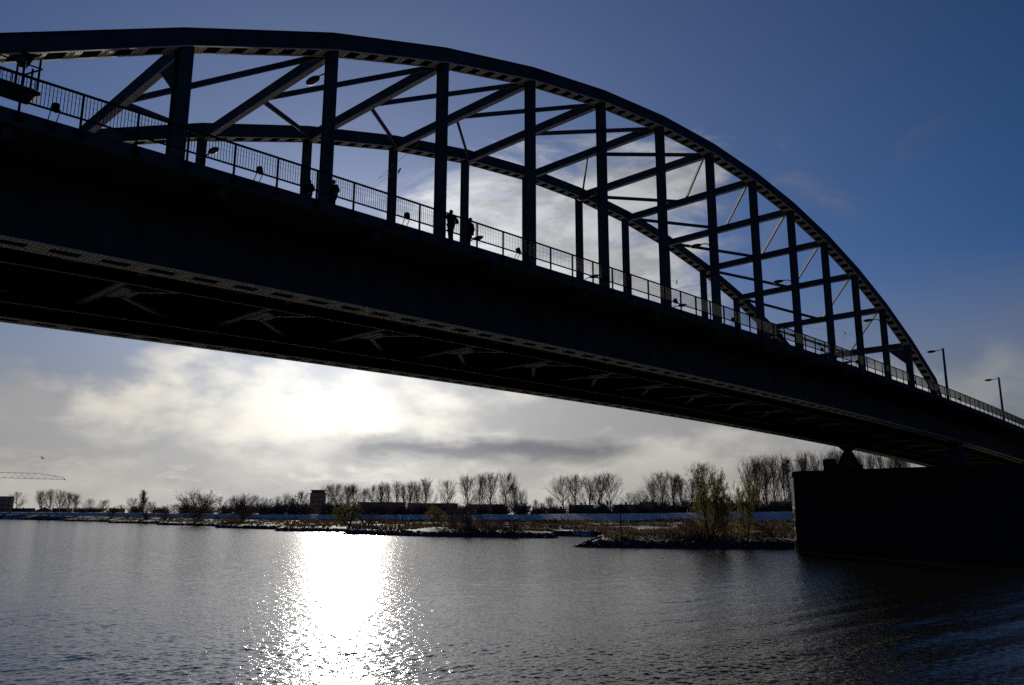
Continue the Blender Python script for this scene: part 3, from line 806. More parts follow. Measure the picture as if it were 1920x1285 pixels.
def post_lamp(x, Y, sg, label, far=False):
    zz = zt(x) + 0.40; t = thing('street_lamp', label, 'street lamp', (x, Y, zz), 0, 'lamp posts on the bridge approach')
    h = H + 23.3 - 0.0112 * (q_(x) ** 2 - 61) - zz
    m = MB(); m.tube([(0, 0, 0), (0, 0, 0.9), (0, 0, 0.92), (0, 0, h)], [0.28, 0.26, 0.21, 0.15], 10); m.obj('post', 'steel', t)
    m = MB(); m.tube([(0, 0, h - 0.15), (0, sg * 0.9, h - 0.28)], 0.05, 6); m.obj('arm', 'dark', t)
    m = MB(); lamp_head(m, (0, sg * 1.55, h - 0.27), sg, 1.05); hd = m.obj('lamp_head', 'dark', t, True)
    m = MB(); m.ball((0, sg * 1.6, h - 0.38), 0.45, 10, 5, (0.42, 1.0, 0.2)); m.obj('lamp_glass', 'glass', hd, True)
post_lamp(118.6, 0, 1, 'street lamp on a tall post just right of the arch foot')
post_lamp(147.0, 0, 1, 'street lamp on a tall post at the far right of the approach')
post_lamp(118.7, WD, -1, 'street lamp whose head just shows over the railing near the arch foot')
# trolley wires between the hangers
for k, x, za_, zb_, w_ in ((3, 26.5, 22.3, 25.2, 'third and fourth hangers'), (8, 61.8, 21.5, 24.2, 'seventh and eighth hangers'), (12, 103.5, 23.0, 25.6, 'twelfth and thirteenth hangers')):
    t = thing('span_wire', f'thin sagging wire with an insulator, seen between the {w_}', 'wire', (x, WD / 2, H + za_), 0, 'trolley wires above the road')
    m = MB(); m.tube([(-x + k * P, -WD / 2 + 0.4, 1.0), (-2.5 + 1, 0, 0.1), (0.6, 0.3, 1.55), (4 if k != 12 else 2, WD / 2 - 0.4, 3.6)], 0.012, 4); m.obj('wire', 'dark', t)
    m = MB(); m.tube([(0.30, 0.14, 1.1), (0.62, 0.32, 1.62)], 0.05, 6); m.obj('insulator', 'dark', t)

# ------------------------------------------------------------------ floodlights on the deck edge
fl = None
for i in range(14):
    x = 1.6 + i * 8.02; Y = -EDGE - 0.42; zz = ze(x)
    where = ['at the far left under the cradle', 'below the foot of the portal post', 'between the first and third hangers by the railing', 'right of the pair of walkers', 'left of the fifth hanger', 'just right of the sixth hanger', 'just right of the seventh hanger', 'just right of the eighth hanger', 'just right of the ninth hanger', 'just left of the eleventh hanger', 'just left of the twelfth hanger', 'just left of the thirteenth hanger', 'beside the arch foot', 'right of the first lamp post'][i]
    lab = f'round floodlight on a forked bracket, {ORD[i]} from the left along the deck edge'
    if fl is None:
        t = fl = thing('floodlight', lab, 'floodlight', (x, Y, zz), 0, 'floodlights along the deck edge')
        m = MB(); m.tube([(-0.16, 0.30, -0.28), (-0.17, 0.05, 0.15), (-0.2, 0.0, 0.36)], 0.022, 5); m.tube([(0.16, 0.30, -0.28), (0.17, 0.05, 0.15), (0.2, 0.0, 0.36)], 0.022, 5); m.box((-0.2, 0.28, -0.36), (0.2, 0.37, -0.24)); m.obj('bracket', 'dark', t)
        m = MB(); d = Vector((0, 0.45, 0.9)).normalized(); c = Vector((0, 0, 0.38))
        m.tube([c - d * 0.20, c - d * 0.16, c + d * 0.10, c + d * 0.16], [0.08, 0.13, 0.165, 0.165], 12); hd = m.obj('lamp_housing', 'dark', t)
        m = MB(); m.tube([c + d * 0.162, c + d * 0.175], 0.15, 12); m.obj('front_glass', 'glass', hd)
    else:
        t = copy_tree(fl); t.location = (x, Y, zz); t['label'] = lab
    t.rotation_euler = (0, 0, random.uniform(-0.35, 0.35)); t.scale = (.86, .86, .86)

# ------------------------------------------------------------------ maintenance cradle at the left end of the arch
cr = thing('maintenance_cradle', 'dark maintenance cradle hanging under the arch at the left edge', 'maintenance cradle', (0.2, -0.15, H + 16.25))
m = MB(); m.box((-3.0, -0.50, 0.12), (1.75, 0.50, 0.42)); m.hexa([(1.752, -0.45, 0.14), (1.98, -0.35, 0.3), (1.98, 0.35, 0.3), (1.752, 0.45, 0.14)], [(1.752, -0.45, 0.42), (1.98, -0.35, 0.42), (1.98, 0.35, 0.42), (1.752, 0.45, 0.42)]); m.obj('tray', 'dark', cr)
m = MB()
for y in (-0.52, 0.52):
    for i in range(12):
        x = -2.9 + i * 0.42; m.tube([(x, y, 0.42), (x, y, 0.86)], 0.014 if i % 3 else 0.025, 4)
    m.beam((-3, y, 0.88), (1.9, y, 0.88), 0.04, 0.04); m.beam((-3, y, 1.36), (1.9, y, 1.36), 0.05, 0.05)
m.obj('cradle_railing', 'dark', cr)
m = MB()
for x in (-1.2, 1.25, 1.8):
    for y in (-0.5, 0.5):
        m = MB(); m.tube([(x, y, 0.42), (x, y, 1.9 if x < 1.5 else 1.75)], 0.05, 5); m.obj('suspension_bar', 'dark', cr)
for a, b in (((1.3, -0.5, 0.9), (1.85, -0.5, 1.35)), ((1.35, -0.5, 1.6), (1.8, -0.5, 2.0))):
    m = MB(); m.tube([a, b], 0.04, 5); m.obj('diagonal_bar', 'dark', cr)
m = MB(); m.hexa([(1.25, -0.3, 1.55), (1.5, -0.3, 1.55), (1.5, 0.3, 1.55), (1.25, 0.3, 1.55)], [(1.1, -0.42, 1.85), (1.65, -0.42, 1.98), (1.65, 0.42, 1.98), (1.1, 0.42, 1.85)]); m.obj('trolley', 'steel', cr)

# ------------------------------------------------------------------ people on the footway
def skin_obj(name, pts, edges, radii, material, parent, sub=1):
    me = bpy.data.meshes.new(name); me.from_pydata(pts, edges, []); me.update()
    o = link(name, me, parent)
    bm = bmesh.new(); bm.from_mesh(me); ly = bm.verts.layers.skin.verify(); bm.verts.ensure_lookup_table()
    for i, v in enumerate(bm.verts):
        r = radii[i]; v[ly].radius = r if isinstance(r, tuple) else (r, r); v[ly].use_root = (i == 0)
    bm.to_mesh(me); bm.free()
    md = o.modifiers.new('skin', 'SKIN'); md.use_smooth_shade = True
    sb = o.modifiers.new('sub', 'SUBSURF'); sb.levels = sub; sb.render_levels = sub
    me.materials.append(MT[material])
    return o
def person(x, Y, rz, label, h=1.75, pose='stand', hood=False, bag=False):
    t = thing('person', label, 'person', (x, Y, ze(x) - 0.02), rz, 'people walking on the bridge'); s = h / 1.75
    # figure faces +y; x is its right-left axis
    arms = {'stand': [((-.20, 0, 1.42), (-.25, -.03, 1.14), (-.25, .05, .90)), ((.20, 0, 1.42), (.25, -.03, 1.14), (.25, .05, .90))],
            'camera': [((-.20, 0, 1.42), (-.46, .06, 1.20), (-.24, .22, 1.27)), ((.20, 0, 1.42), (.47, .02, 1.17), (.24, .20, 1.24))],
            'pocket': [((-.20, 0, 1.42), (-.33, -.06, 1.16), (-.20, .08, .98)), ((.20, 0, 1.42), (.33, -.06, 1.16), (.20, .08, .98))]}[pose]
    hip = (0, 0, .95)
    legs = [((-.10, 0, .92), (-.11, .05, .50), (-.10, -.02, .09)), ((.10, 0, .92), (.10, .10, .50), (.11, .12, .09))]
    if pose == 'camera': legs = [((-.08, 0, .92), (-.07, .02, .50), (-.06, -.02, .09)), ((.08, 0, .92), (.06, .04, .50), (.10, .02, .09))]
    S = lambda p: (p[0] * s, p[1] * s, p[2] * s)
    pts = [hip, (0, 0, 1.12), (0, .01, 1.30), (0, .0, 1.45), (0, .02, 1.54), (0, .035, 1.62), (0, .03, 1.70)]
    rad = [.12, .115, .13, .10, .055, .085, .075]; ed = [(i, i + 1) for i in range(6)]
    for a in arms:
        i0 = len(pts); pts += list(a); rad += [.055, .043, .032]; ed += [(3, i0), (i0, i0 + 1), (i0 + 1, i0 + 2)]
        w = Vector(a[2]); d = (w - Vector(a[1])).normalized(); side = d.cross(Vector((0, 1, 0.01))).normalized()
        pl_ = w + d * .07; ip = len(pts); pts.append(tuple(pl_)); rad.append(.034); ed.append((i0 + 2, ip))
        for j, (o_f, ln) in enumerate(((-.030, .070), (-.010, .082), (.010, .078), (.030, .062))):
            b_ = pl_ + side * o_f + d * .03; e_ = b_ + d * ln * .6 + Vector((0, .02, -.01)); k_ = len(pts)
            pts += [tuple(b_), tuple(e_)]; rad += [.0095, .008]; ed += [(ip, k_), (k_, k_ + 1)]
        th_ = w + d * .03 - side * .035; k_ = len(pts); pts += [tuple(th_), tuple(th_ + d * .04 - side * .02)]; rad += [.011, .009]; ed += [(i0 + 2, k_), (k_, k_ + 1)]
    for l in legs:
        i0 = len(pts); f = Vector(l[2]) + Vector((0, .13, -.04)); pts += list(l) + [tuple(f)]; rad += [.085, .06, .042, .035]; ed += [(0, i0), (i0, i0 + 1), (i0 + 1, i0 + 2), (i0 + 2, i0 + 3)]
    body = skin_obj('body', [S(p) for p in pts], ed, [r * s for r in rad], 'skin', t)
    # face
    m = MB(); m.ball((0, .125 * s, 1.625 * s), .017 * s, 6, 4, (.8, 1.2, 1.3)); m.ball((-.032 * s, .112 * s, 1.645 * s), .012 * s, 6, 4); m.ball((.032 * s, .112 * s, 1.645 * s), .012 * s, 6, 4)
    m.ball((0, .112 * s, 1.585 * s), .02 * s, 6, 4, (1.2, .4, .4)); m.ball((-.085 * s, .03 * s, 1.63 * s), .025 * s, 6, 4, (.4, .7, 1.2)); m.ball((.085 * s, .03 * s, 1.63 * s), .025 * s, 6, 4, (.4, .7, 1.2)); m.obj('face', 'skin', t, True)
    # jacket and trousers
    pj = [(0, 0, .86), (0, 0, 1.10), (0, .01, 1.30), (0, 0, 1.44)]; rj = [.215, .20, .225, .15]; ej = [(0, 1), (1, 2), (2, 3)]
    for a in arms:
        i0 = len(pj); a2 = Vector(a[2]) * .85 + Vector(a[1]) * .15; pj += [a[0], a[1], tuple(a2)]; rj += [.105, .085, .06]; ej += [(3, i0), (i0, i0 + 1), (i0 + 1, i0 + 2)]
    skin_obj('jacket', [S(p) for p in pj], ej, [r * s for r in rj], 'coat', t)
    ptz = [(0, 0, .95)]; rt = [.15]; et = []
    for l in legs:
        i0 = len(ptz); ptz += [l[0], l[1], (l[2][0], l[2][1], .14)]; rt += [.12, .095, .075]; et += [(0, i0), (i0, i0 + 1), (i0 + 1, i0 + 2)]
    skin_obj('trousers', [S(p) for p in ptz], et, [r * s for r in rt], 'trousers', t)
    m = MB()
    for l in legs: m.ball((l[2][0] * s, (l[2][1] + .06) * s, .05 * s), .05 * s, 8, 5, (1, 2.6, 1))
    m.obj('shoes', 'black', t, True)
    m = MB()
    if hood: m.ball((0, -.005 * s, 1.64 * s), .135 * s, 10, 7, (1, 1.0, 1.15)); m.obj('hood', 'coat', t, True)
    else: m.ball((0, .0 * s, 1.67 * s), .108 * s, 10, 7, (1, 1.05, 1.05)); m.obj('hair', 'hair', t, True)
    if bag:
        m = MB(); m.ball((0, -.24 * s, 1.22 * s), .17 * s, 10, 7, (1, .75, 1.35)); tag(m.obj('backpack', 'coat', None, True), 'dark rucksack on the back of the walker by the fourth post', 'rucksack')
    return t
person(13.35, -2.7, math.radians(105), 'person in a dark hooded coat walking behind the railing left of the second hanger', 1.68, 'pocket', True)
person(14.35, -3.3, math.radians(100), 'person in a dark coat standing in front of the second hanger', 1.74, 'pocket')
person(21.35, -4.0, math.radians(-10), 'bareheaded person leaning at the railing with elbows out, by the third hanger', 1.86, 'camera')
person(22.72, -4.05, math.radians(20), 'person in a bulky dark jacket beside the one with elbows out', 1.76, 'pocket')

# ------------------------------------------------------------------ buildings beyond the dike
def gpt(px, d):
    x, y = at(px, d); return x, y, gz(x, y)
YAW = math.atan2(FW.x, FW.y)
def face_rot(px): return -(YAW + math.atan((px - 960) / FPX))          # local -y faces the camera
def box_building(name, label, px0, px1, ytop, d, depth, roof='flat', storeys=3, bays=6, cat='building', chim=0):
    pc = (px0 + px1) / 2; x, y, z = gpt(pc, d); w = (px1 - px0) / FPX * d; h = zat(pc, ytop, d) - z
    t = thing(name, label, cat, (x, y, z - 0.3), face_rot(pc)); h += 0.3
    rh = 0 if roof == 'flat' else min(h * 0.5, 4.5); hw = h - rh
    m = MB(); m.box((-w / 2, 0, 0), (w / 2, depth, hw)); m.obj('wall', 'brick', t)
    if roof == 'flat':
        m = MB(); m.box((-w / 2 - 0.15, -0.15, hw + 0.002), (w / 2 + 0.15, depth + 0.15, hw + 0.25)); rf = m.obj('roof', 'roof', t)
    else:
        m = MB(); yy = depth / 2
        m.v = [(-w / 2 - .3, -.4, hw + .002), (w / 2 + .3, -.4, hw + .002), (w / 2 + .3, depth + .4, hw + .002), (-w / 2 - .3, depth + .4, hw + .002), (-w / 2 - .3, yy, h), (w / 2 + .3, yy, h)]
        m.f = [(0, 1, 5, 4), (2, 3, 4, 5), (1, 2, 5), (3, 0, 4), (3, 2, 1, 0)]
        if roof == 'gable':
            m.v[4:] = [(0, -.4, h), (0, depth + .4, h)]; m.f = [(0, 1, 4), (1, 2, 5, 4), (2, 3, 5), (3, 0, 4, 5), (3, 2, 1, 0)]
        rf = m.obj('roof', 'roof', t)
    for i in range(chim):
        cx = -w / 2 + w * (i + 0.5) / chim; m = MB(); m.box((cx - .35, depth / 2 - .35, hw + rh - 0.6), (cx + .35, depth / 2 + .35, hw + rh + 0.9)); m.obj('chimney', 'brick', rf)
    sh = hw / storeys; bw = w / bays
    wm = MB(); wm.box((-bw * .28, -0.06, 0), (bw * .28, -0.003, sh * .5)); pmz = MB(); pmz.box((-bw * .24, -0.075, sh * .05), (bw * .24, -0.063, sh * .45))
    wme = wm.mesh('window', 'white'); pme = pmz.mesh('pane', 'pane')
    for a in range(storeys):
        for b in range(bays):
            o = link('window', wme, t, (-w / 2 + bw * (b + .5), 0, a * sh + sh * .25)); link('pane', pme, o)
    return t
# tower block with its oversailing roof
px, d = 594.5, 520
x, y, z = gpt(px, d); tw = thing('tower_block', 'brick tower block with projecting floor ledges and overhanging roof above the trees', 'tower block', (x, y, z), face_rot(px))
hT = zat(px, 924, d) - z; w = 29.0 / FPX * d
m = MB(); m.box((-w / 2, 0, 0), (w / 2, 9, hT)); m.obj('wall', 'brick', tw)
m = MB(); m.box((-w / 2 + 0.7, 0.7, hT + .002), (w / 2 - 0.7, 8.3, hT + 1.5)); m.obj('roof_storey', 'brick', tw)
m = MB(); m.box((-w / 2 + 0.1, -0.3, hT + 1.503), (w / 2 - 0.1, 9.3, hT + 1.85)); m.obj('roof', 'roof', tw)
ns = 6; wm = MB(); wm.box((-.55, -.06, 0), (.55, -.003, 1.3)); WMm = wm.mesh('window', 'white'); pmz = MB(); pmz.box((-.47, -.075, .08), (.47, -.063, 1.22)); PMm = pmz.mesh('pane', 'pane')
for a in range(ns):
    zz = hT * (a + 1) / ns
    m = MB(); m.box((-w / 2 - .28, 1.0, zz - .35), (-w / 2 - .002, 8, zz - .12)); m.box((w / 2 + .002, 1.0, zz - .35), (w / 2 + .28, 8, zz - .12)); m.obj('ledge', 'concrete', tw)
    for b in range(5):
        o = link('window', WMm, tw, (-w / 2 + w * (b + .5) / 5, 0, zz - 2.0)); link('pane', PMm, o)
box_building('apartment_slab', 'long low flat-roofed block behind the trees right of the tower', 672, 760, 942.5, 430, 10, 'flat', 2, 14, 'apartment block', 1)
box_building('apartment_slab', 'second long low block with a level roofline behind the tall bare trees', 764, 858, 944.5, 420, 10, 'flat', 2, 14, 'apartment block')
box_building('apartment_slab', 'low block behind the four tall trees left of the gap', 874, 948, 946.5, 400, 10, 'flat', 2, 10, 'apartment block')
box_building('office_block', 'dark block at the far left edge of the skyline', -20, 20, 931, 900, 14, 'flat', 4, 5, 'office block')
H_ = [(24, 62, 953, 800), (66, 98, 951, 790), (100, 132, 953, 780), (206, 232, 953.5, 700), (990, 1010, 955, 330), (1026, 1060, 954, 330), (1068, 1112, 946.5, 315), (1115, 1148, 942.5, 310), (1152, 1196, 946, 305), (1201, 1232, 941, 300), (1237, 1290, 945.5, 295), (1298, 1340, 941, 290), (1346, 1402, 943, 290), (1408, 1442, 936, 290), (1448, 1500, 940, 285)]
for i, (a, b, yt, d) in enumerate(H_):
    box_building('terraced_house', f'dark pitched-roof house behind the dike, {ORD[i]} of the houses from the left', a, b, yt, d, 9, 'gable' if i % 3 == 1 else 'pitch', 2, max(3, int((b - a) / FPX * d / 2.6)), 'house', 1 if i % 2 == 0 else 2)

# tower crane at the left edge
px, d = -150, 880
x, y, z = gpt(px, d); cz_ = zat(50, 892, d) - z; rot = face_rot(30)
ck = thing('tower_crane', 'lattice jib of a tower crane reaching in from the left', 'crane', (x, y, z), rot)
m = MB(); 
for sx in (-1, 1):
    for sy in (-1, 1): m.beam((sx, sy, 0), (sx, sy, cz_ + 4), .25, .25)
for i in range(int(cz_ / 2.5)):
    m.beam((-1, -1, i * 2.5), (1, -1, i * 2.5 + 2.5), .15, .15); m.beam((1, 1, i * 2.5), (-1, 1, i * 2.5 + 2.5), .15, .15)
m.obj('mast', 'dark', ck)
Lj = (113 + 150) / FPX * d * .885; jh = 6.0
def jt(t): return cz_ + (jh if t < .80 else jh - (jh - 2.2) * (t - .80) / .2 * 1.0)
m = MB(); n = 20
for sy in (-1, 1): m.beam((0, sy, cz_), (Lj, sy, cz_ - 0.9), .34, .34)
for i in range(n):
    a, b = i / n, (i + 1) / n; xm = (a + b) / 2
    za0, zb0 = jt(a) - .9 * a, jt(b) - .9 * b
    m.beam((a * Lj, 0, za0), (b * Lj, 0, zb0), .38, .38)
    m.beam((a * Lj, -1, cz_ - .9 * a), (xm * Lj, 0, jt(xm) - .9 * xm), .2, .2); m.beam((xm * Lj, 0, jt(xm) - .9 * xm), (b * Lj, -1, cz_ - .9 * b), .2, .2)
m.obj('jib', 'dark', ck); m = MB(); m.box((Lj - .5, -1, cz_ - 1.7), (Lj + .8, 1, cz_ - .4)); m.obj('jib_tip', 'dark', ck)

# ------------------------------------------------------------------ trees
def branch_pts(p, d, L, curve, n=3, wob=0.08):
    pts = [p]; d = d.normalized(); step = L / n
    for i in range(n):
        d = (d + Vector((random.gauss(0, wob), random.gauss(0, wob), curve + random.gauss(0, wob * .5)))).normalized()
        pts.append(pts[-1] + d * step)
    return pts
def at_pts(pts, t):
    k = t * (len(pts) - 1); i = min(int(k), len(pts) - 2); f = k - i
    return pts[i].lerp(pts[i + 1], f), (pts[i + 1] - pts[i]).normalized()
def perp(d):
    a = random.uniform(0, 2 * math.pi); r = d.cross(Vector((0.3, 0.5, 0.8))).normalized(); s = d.cross(r)
    return r * math.cos(a) + s * math.sin(a)
TREE = {}
def make_tree(kind, seed):
    random.seed(seed * 31 + 5)
    tr, cw, lf = MB(), MB(), MB()
    Hh = dict(bush=5.0, hedge=5.0, willow=11.0, multi=12.0).get(kind, 20.0)
    K = dict(poplar=dict(st=1, b0=.14, n=40, ang=(28, 52), env=lambda t: .30 * math.sin(math.pi * min(1, .18 + .82 * t) ** .8) + .03, cur=.14, sub=10, tw=6),
             vase=dict(st=1, b0=.17, n=34, ang=(30, 62), env=lambda t: .36 * math.sqrt(max(0, 1 - ((t - .42) / .60) ** 2)) + .05, cur=.08, sub=12, tw=7),
             round=dict(st=1, b0=.22, n=30, ang=(40, 80), env=lambda t: .50 * math.sqrt(max(0, 1 - ((t - .45) / .56) ** 2)) + .05, cur=.10, sub=10, tw=6),
             column=dict(st=1, b0=.05, n=70, ang=(12, 25), env=lambda t: .13 * (1 - t) ** .5 + .02, cur=.25, sub=9, tw=5),
             multi=dict(st=4, b0=.10, n=22, ang=(35, 80), env=lambda t: .62 * math.sqrt(max(0, 1 - ((t - .48) / .57) ** 2)) + .08, cur=.05, sub=10, tw=6),
             willow=dict(st=6, b0=.10, n=10, ang=(25, 75), env=lambda t: .42 * (1.1 - t) + .08, cur=.05, sub=6, tw=3),
             hedge=dict(st=16, b0=.04, n=11, ang=(25, 70), env=lambda t: .5 * (1.15 - t) + .1, cur=.05, sub=8, tw=5),
             bush=dict(st=8, b0=.08, n=6, ang=(25, 75), env=lambda t: .5 * (1.15 - t) + .12, cur=.03, sub=5, tw=3))[kind]
    stems = []
    if K['st'] == 1:
        pts = [Vector((0, 0, -.3))]
        for i in range(1, 9): pts.append(Vector((random.gauss(0, .16) * i * .35, random.gauss(0, .16) * i * .35, Hh * .93 * i / 8)))
        stems.append(pts); tr.tube(pts, [.42 * (1 - .92 * i / 8) + .02 for i in range(9)], 7)
    else:
        for i in range(K['st']):
            a = 2 * math.pi * i / K['st'] + random.uniform(-.4, .4); sp = random.uniform(.12, .50) if kind not in ('bush', 'hedge') else random.uniform(.1, .8)
            d = Vector((math.cos(a) * sp, math.sin(a) * sp, 1)); L = Hh * random.uniform(.66, .98) / (1 + .25 * sp)
            pts = branch_pts(Vector((math.cos(a) * .0175 * Hh, math.sin(a) * .0175 * Hh, -.3)), d, L, .06, 6, .07)
            stems.append(pts); tr.tube(pts, [(.27 * (1 - .9 * j / 6)) * Hh / 20 + .02 for j in range(7)], 6)
    for pts in stems:
        for i in range(K['n']):
            t = K['b0'] + (.98 - K['b0']) * (i + random.random()) / K['n']
            p, sd = at_pts(pts, t)
            ang = math.radians(random.uniform(*K['ang'])) * (1.1 - .35 * t)
            d = sd * math.cos(ang) + perp(sd) * math.sin(ang)
            R_ = K['env']((t - K['b0']) / (1 - K['b0'])) * Hh * random.uniform(.75, 1.15)
            if K['st'] > 1: R_ *= .62
            L = min(R_ / max(math.sin(ang), .35), Hh * 1.02 - p.z + 1.0); L = max(L, .04 * Hh)
            bp = branch_pts(p, d, L, K['cur'], 4, .07)
            r0 = .013 * L + .014
            cw.tube(bp, [r0 * (1 - .8 * j / 4) + .012 for j in range(5)], 4, False)
            for j in range(K['sub']):
                t2 = .18 + .82 * (j + random.random()) / K['sub']; p2, d2 = at_pts(bp, t2)
                a2 = math.radians(random.uniform(25, 60)); dd = d2 * math.cos(a2) + perp(d2) * math.sin(a2)
                L2 = L * random.uniform(.22, .42) * (1.15 - .5 * t2)
                b2 = branch_pts(p2, dd, L2, K['cur'] * 1.2, 2, .10)
                cw.tube(b2, [.030, .021, .012], 3, False)
                for q in range(K['tw']):
                    p3, d3 = at_pts(b2, random.uniform(.2, 1)); a3 = math.radians(random.uniform(20, 60)); d4 = d3 * math.cos(a3) + perp(d3) * math.sin(a3)
                    e = p3 + d4 * L2 * random.uniform(.35, .8) + Vector((0, 0, .12 * L2))
                    cw.tube([p3, e], [.018, .010], 3, False)
                    if kind == 'willow':
                        for u in range(2):
                            c = p3.lerp(e, random.random()) + Vector((random.gauss(0, .25), random.gauss(0, .25), random.gauss(0, .2) - .1)); a_ = perp(Vector((0, 0, 1))) * .07; b_ = Vector((random.gauss(0, .1), random.gauss(0, .1), -.34))
                            k0 = len(lf.v); lf.v += [tuple(c - a_), tuple(c + b_), tuple(c + a_), tuple(c - b_ * .5)]; lf.f.append((k0, k0 + 1, k0 + 2, k0 + 3))
    vv = np.array(cw.v); rr = np.hypot(vv[:, 0], vv[:, 1])
    return tr.mesh('trunk', 'bark'), cw.mesh('crown', 'twig'), (lf.mesh('leaves', 'willow') if lf.v else None), float(np.percentile(vv[:, 2], 99.7)), float(2 * np.percentile(rr, 88))
for k in ('poplar', 'vase', 'round', 'column', 'multi', 'willow', 'bush', 'hedge'):
    TREE[k] = [make_tree(k, s) for s in ((1, 2, 3, 4) if k in ('poplar', 'vase', 'round') else (1, 2))]
random.seed(99)
TI = 0
def tree(kind, px, ytop, wpx, d, label, group=None, ybase=None, name=None):
    global TI
    x, y = at(px, d); z = gz(x, y)
    if z < .5: z = .5
    h = zat(px, ytop, d) - z; w = wpx / FPX * d
    TI += 1
    var = TREE[kind][TI % len(TREE[kind])]
    nm = name or {'column': 'columnar_tree', 'bush': 'shrub', 'hedge': 'shrub', 'willow': 'willow_tree', 'multi': 'willow_tree'}.get(kind, 'bare_tree')
    t = thing(nm, label, 'shrub' if kind in ('bush', 'hedge') else 'tree', (x, y, z - .1), random.uniform(0, 6.28), group)
    sz = h / var[3]; sx = min(max(w / var[4], sz * .45), sz * 2.6)
    t.scale = (sx * random.uniform(.88, 1.12), sx * random.uniform(.88, 1.12), sz)
    t.rotation_euler = (random.gauss(0, .035), random.gauss(0, .035), t.rotation_euler[2])
    link('trunk', var[0], t); link('crown', var[1], t)
    if var[2]: link('leaves', var[2], t)
    return t
def row(kind, items, back, text, group=None, name=None):
    n = len(items)
    for i, (px, yt, w) in enumerate(items):
        kd = kind if isinstance(kind, str) else kind[i % len(kind)]
        tree(kd, px, yt, w, dike_depth(px) * back, text.format(ORD[i]) if n > 1 else text, group, name=name)
row('round', [(30, 921, 30)], 1.10, 'round bare tree beside the dark block at the far left')
row('poplar', [(77, 917, 21), (94, 915, 19), (111, 916, 20), (127, 921, 22), (140, 924, 17)], 1.06, '{} from the left in the dense clump of bare poplars under the crane jib', 'poplar clump under the crane jib')
row('round', [(167, 934, 28), (193, 935, 26)], 1.05, '{} of two small round bare trees right of the poplar clump', 'two small round trees')
row('round', [(229, 946, 20), (247, 932, 24)], 1.05, '{} of two bare trees just left of the columnar tree', 'bare trees left of the columnar tree')
row('column', [(266, 918, 15)], 1.03, 'narrow dark columnar tree pointing above its neighbours on the left')
row('vase', [(282, 940, 18)], 1.03, 'small bare tree just right of the columnar tree')
row('round', [(306, 948, 16), (327, 945, 32), (413, 931, 24), (432, 930, 22), (480, 927, 26), (500, 932, 24), (519, 929, 20), (533, 922, 22)], 1.06, '{} from the left of the bare trees on the dike between columnar tree and tower', 'bare trees between columnar tree and tower')
row('vase', [(547, 931, 20), (566, 919, 32)], 1.10, '{} of two bare trees touching the left side of the tower', 'bare trees left of the tower')
row('vase', [(614, 906, 28), (630, 903, 34), (648, 906, 30), (664, 905, 34), (682, 914, 24)], 1.10, '{} from the left in the bare trees right of the tower', 'bare trees right of the tower')
row(['vase', 'poplar'], [(703, 906, 26), (714, 901, 30), (729, 903, 24), (743, 899, 26), (757, 904, 22), (770, 899, 28), (784, 904, 24), (801, 894, 40), (838, 896, 32)], 1.08, '{} from the left in the tall bare row before the long low blocks', 'tall bare row before the low blocks')
row('vase', [(874, 888, 38), (898, 884, 34), (920, 882, 40), (948, 881, 38)], 1.08, '{} from the left of four tallest bare trees left of the gap', 'four tallest bare trees left of the gap')
row(['poplar', 'round'], [(968, 903, 26), (981, 915, 22)], 1.06, '{} of two dense dark trees at the left edge of the gap', 'dense dark trees by the gap')
row('vase', [(1004, 935, 14), (1017, 941, 16), (1031, 929, 24)], 1.12, '{} from the left of the low trees in the gap', 'low trees in the gap')
row(['round', 'vase'], [(1058, 890, 52), (1080, 886, 40), (1105, 889, 48), (1126, 886, 44), (1147, 882, 46)], 1.10, '{} from the left in the big bare clump left of the channel marker', 'big bare clump left of the marker')
row('round', [(1180, 922, 32), (1200, 916, 30), (1215, 926, 24)], 1.12, '{} from the left of the small bare trees right of the channel marker', 'small bare trees right of the marker')
row('vase', [(1226, 898, 36), (1246, 881, 50), (1262, 884, 40), (1279, 889, 32), (1298, 894, 34)], 1.12, '{} from the left in the bare clump left of the greenish willow', 'bare clump left of the willow')
row('vase', [(1325, 863, 54)], .97, 'tall bare tree rising behind the greenish willow')
row('poplar', [(1408, 858, 38), (1424, 850, 40), (1440, 849, 36), (1456, 847, 38), (1474, 848, 36), (1489, 849, 34)], 1.12, '{} from the left in the tall poplars left of the pier', 'tall poplars left of the pier')
row('poplar', [(1506, 846, 32), (1522, 842, 34), (1539, 840, 34), (1556, 838, 34), (1573, 838, 32), (1590, 836, 32), (1607, 838, 32), (1624, 838, 32), (1641, 836, 32), (1658, 838, 32), (1675, 838, 32), (1692, 838, 32), (1709, 838, 32)], 1.16, '{} from the left in the poplar row seen between pier top and girder', 'poplar row above the pier')
# hedge-like undergrowth at the foot of the trees
U = [(150, 951, 30), (178, 950, 44), (214, 952, 26), (256, 947, 26), (300, 950, 30), (350, 944, 40), (385, 947, 36), (425, 946, 34), (458, 944, 40), (495, 943, 40), (525, 941, 34), (550, 939, 34), (575, 940, 30), (612, 940, 34), (640, 941, 40), (676, 943, 36), (712, 945, 40), (750, 945, 40), (790, 946, 40), (830, 944, 40), (866, 944, 40), (902, 944, 40), (940, 942, 44), (978, 938, 34), (1012, 947, 30), (1044, 946, 36), (1085, 944, 44), (1125, 944, 44), (1165, 943, 44), (1203, 941, 40), (1240, 938, 44), (1280, 937, 44), (1320, 936, 44), (1360, 936, 44), (1405, 936, 44), (1445, 936, 44), (1482, 934, 40)]
words = ['dense', 'low', 'ragged']
for i, (px, yt, w) in enumerate(U):
    tree('hedge', px, yt, w, dike_depth(px) * 1.035, f'{words[i % 3]} dark bare shrub on the dike, ' + (f'{ORD[i]} from the left' if i < 19 else f'{ORD[36 - i]} from the pier leftwards'), 'dark shrubs along the dike')
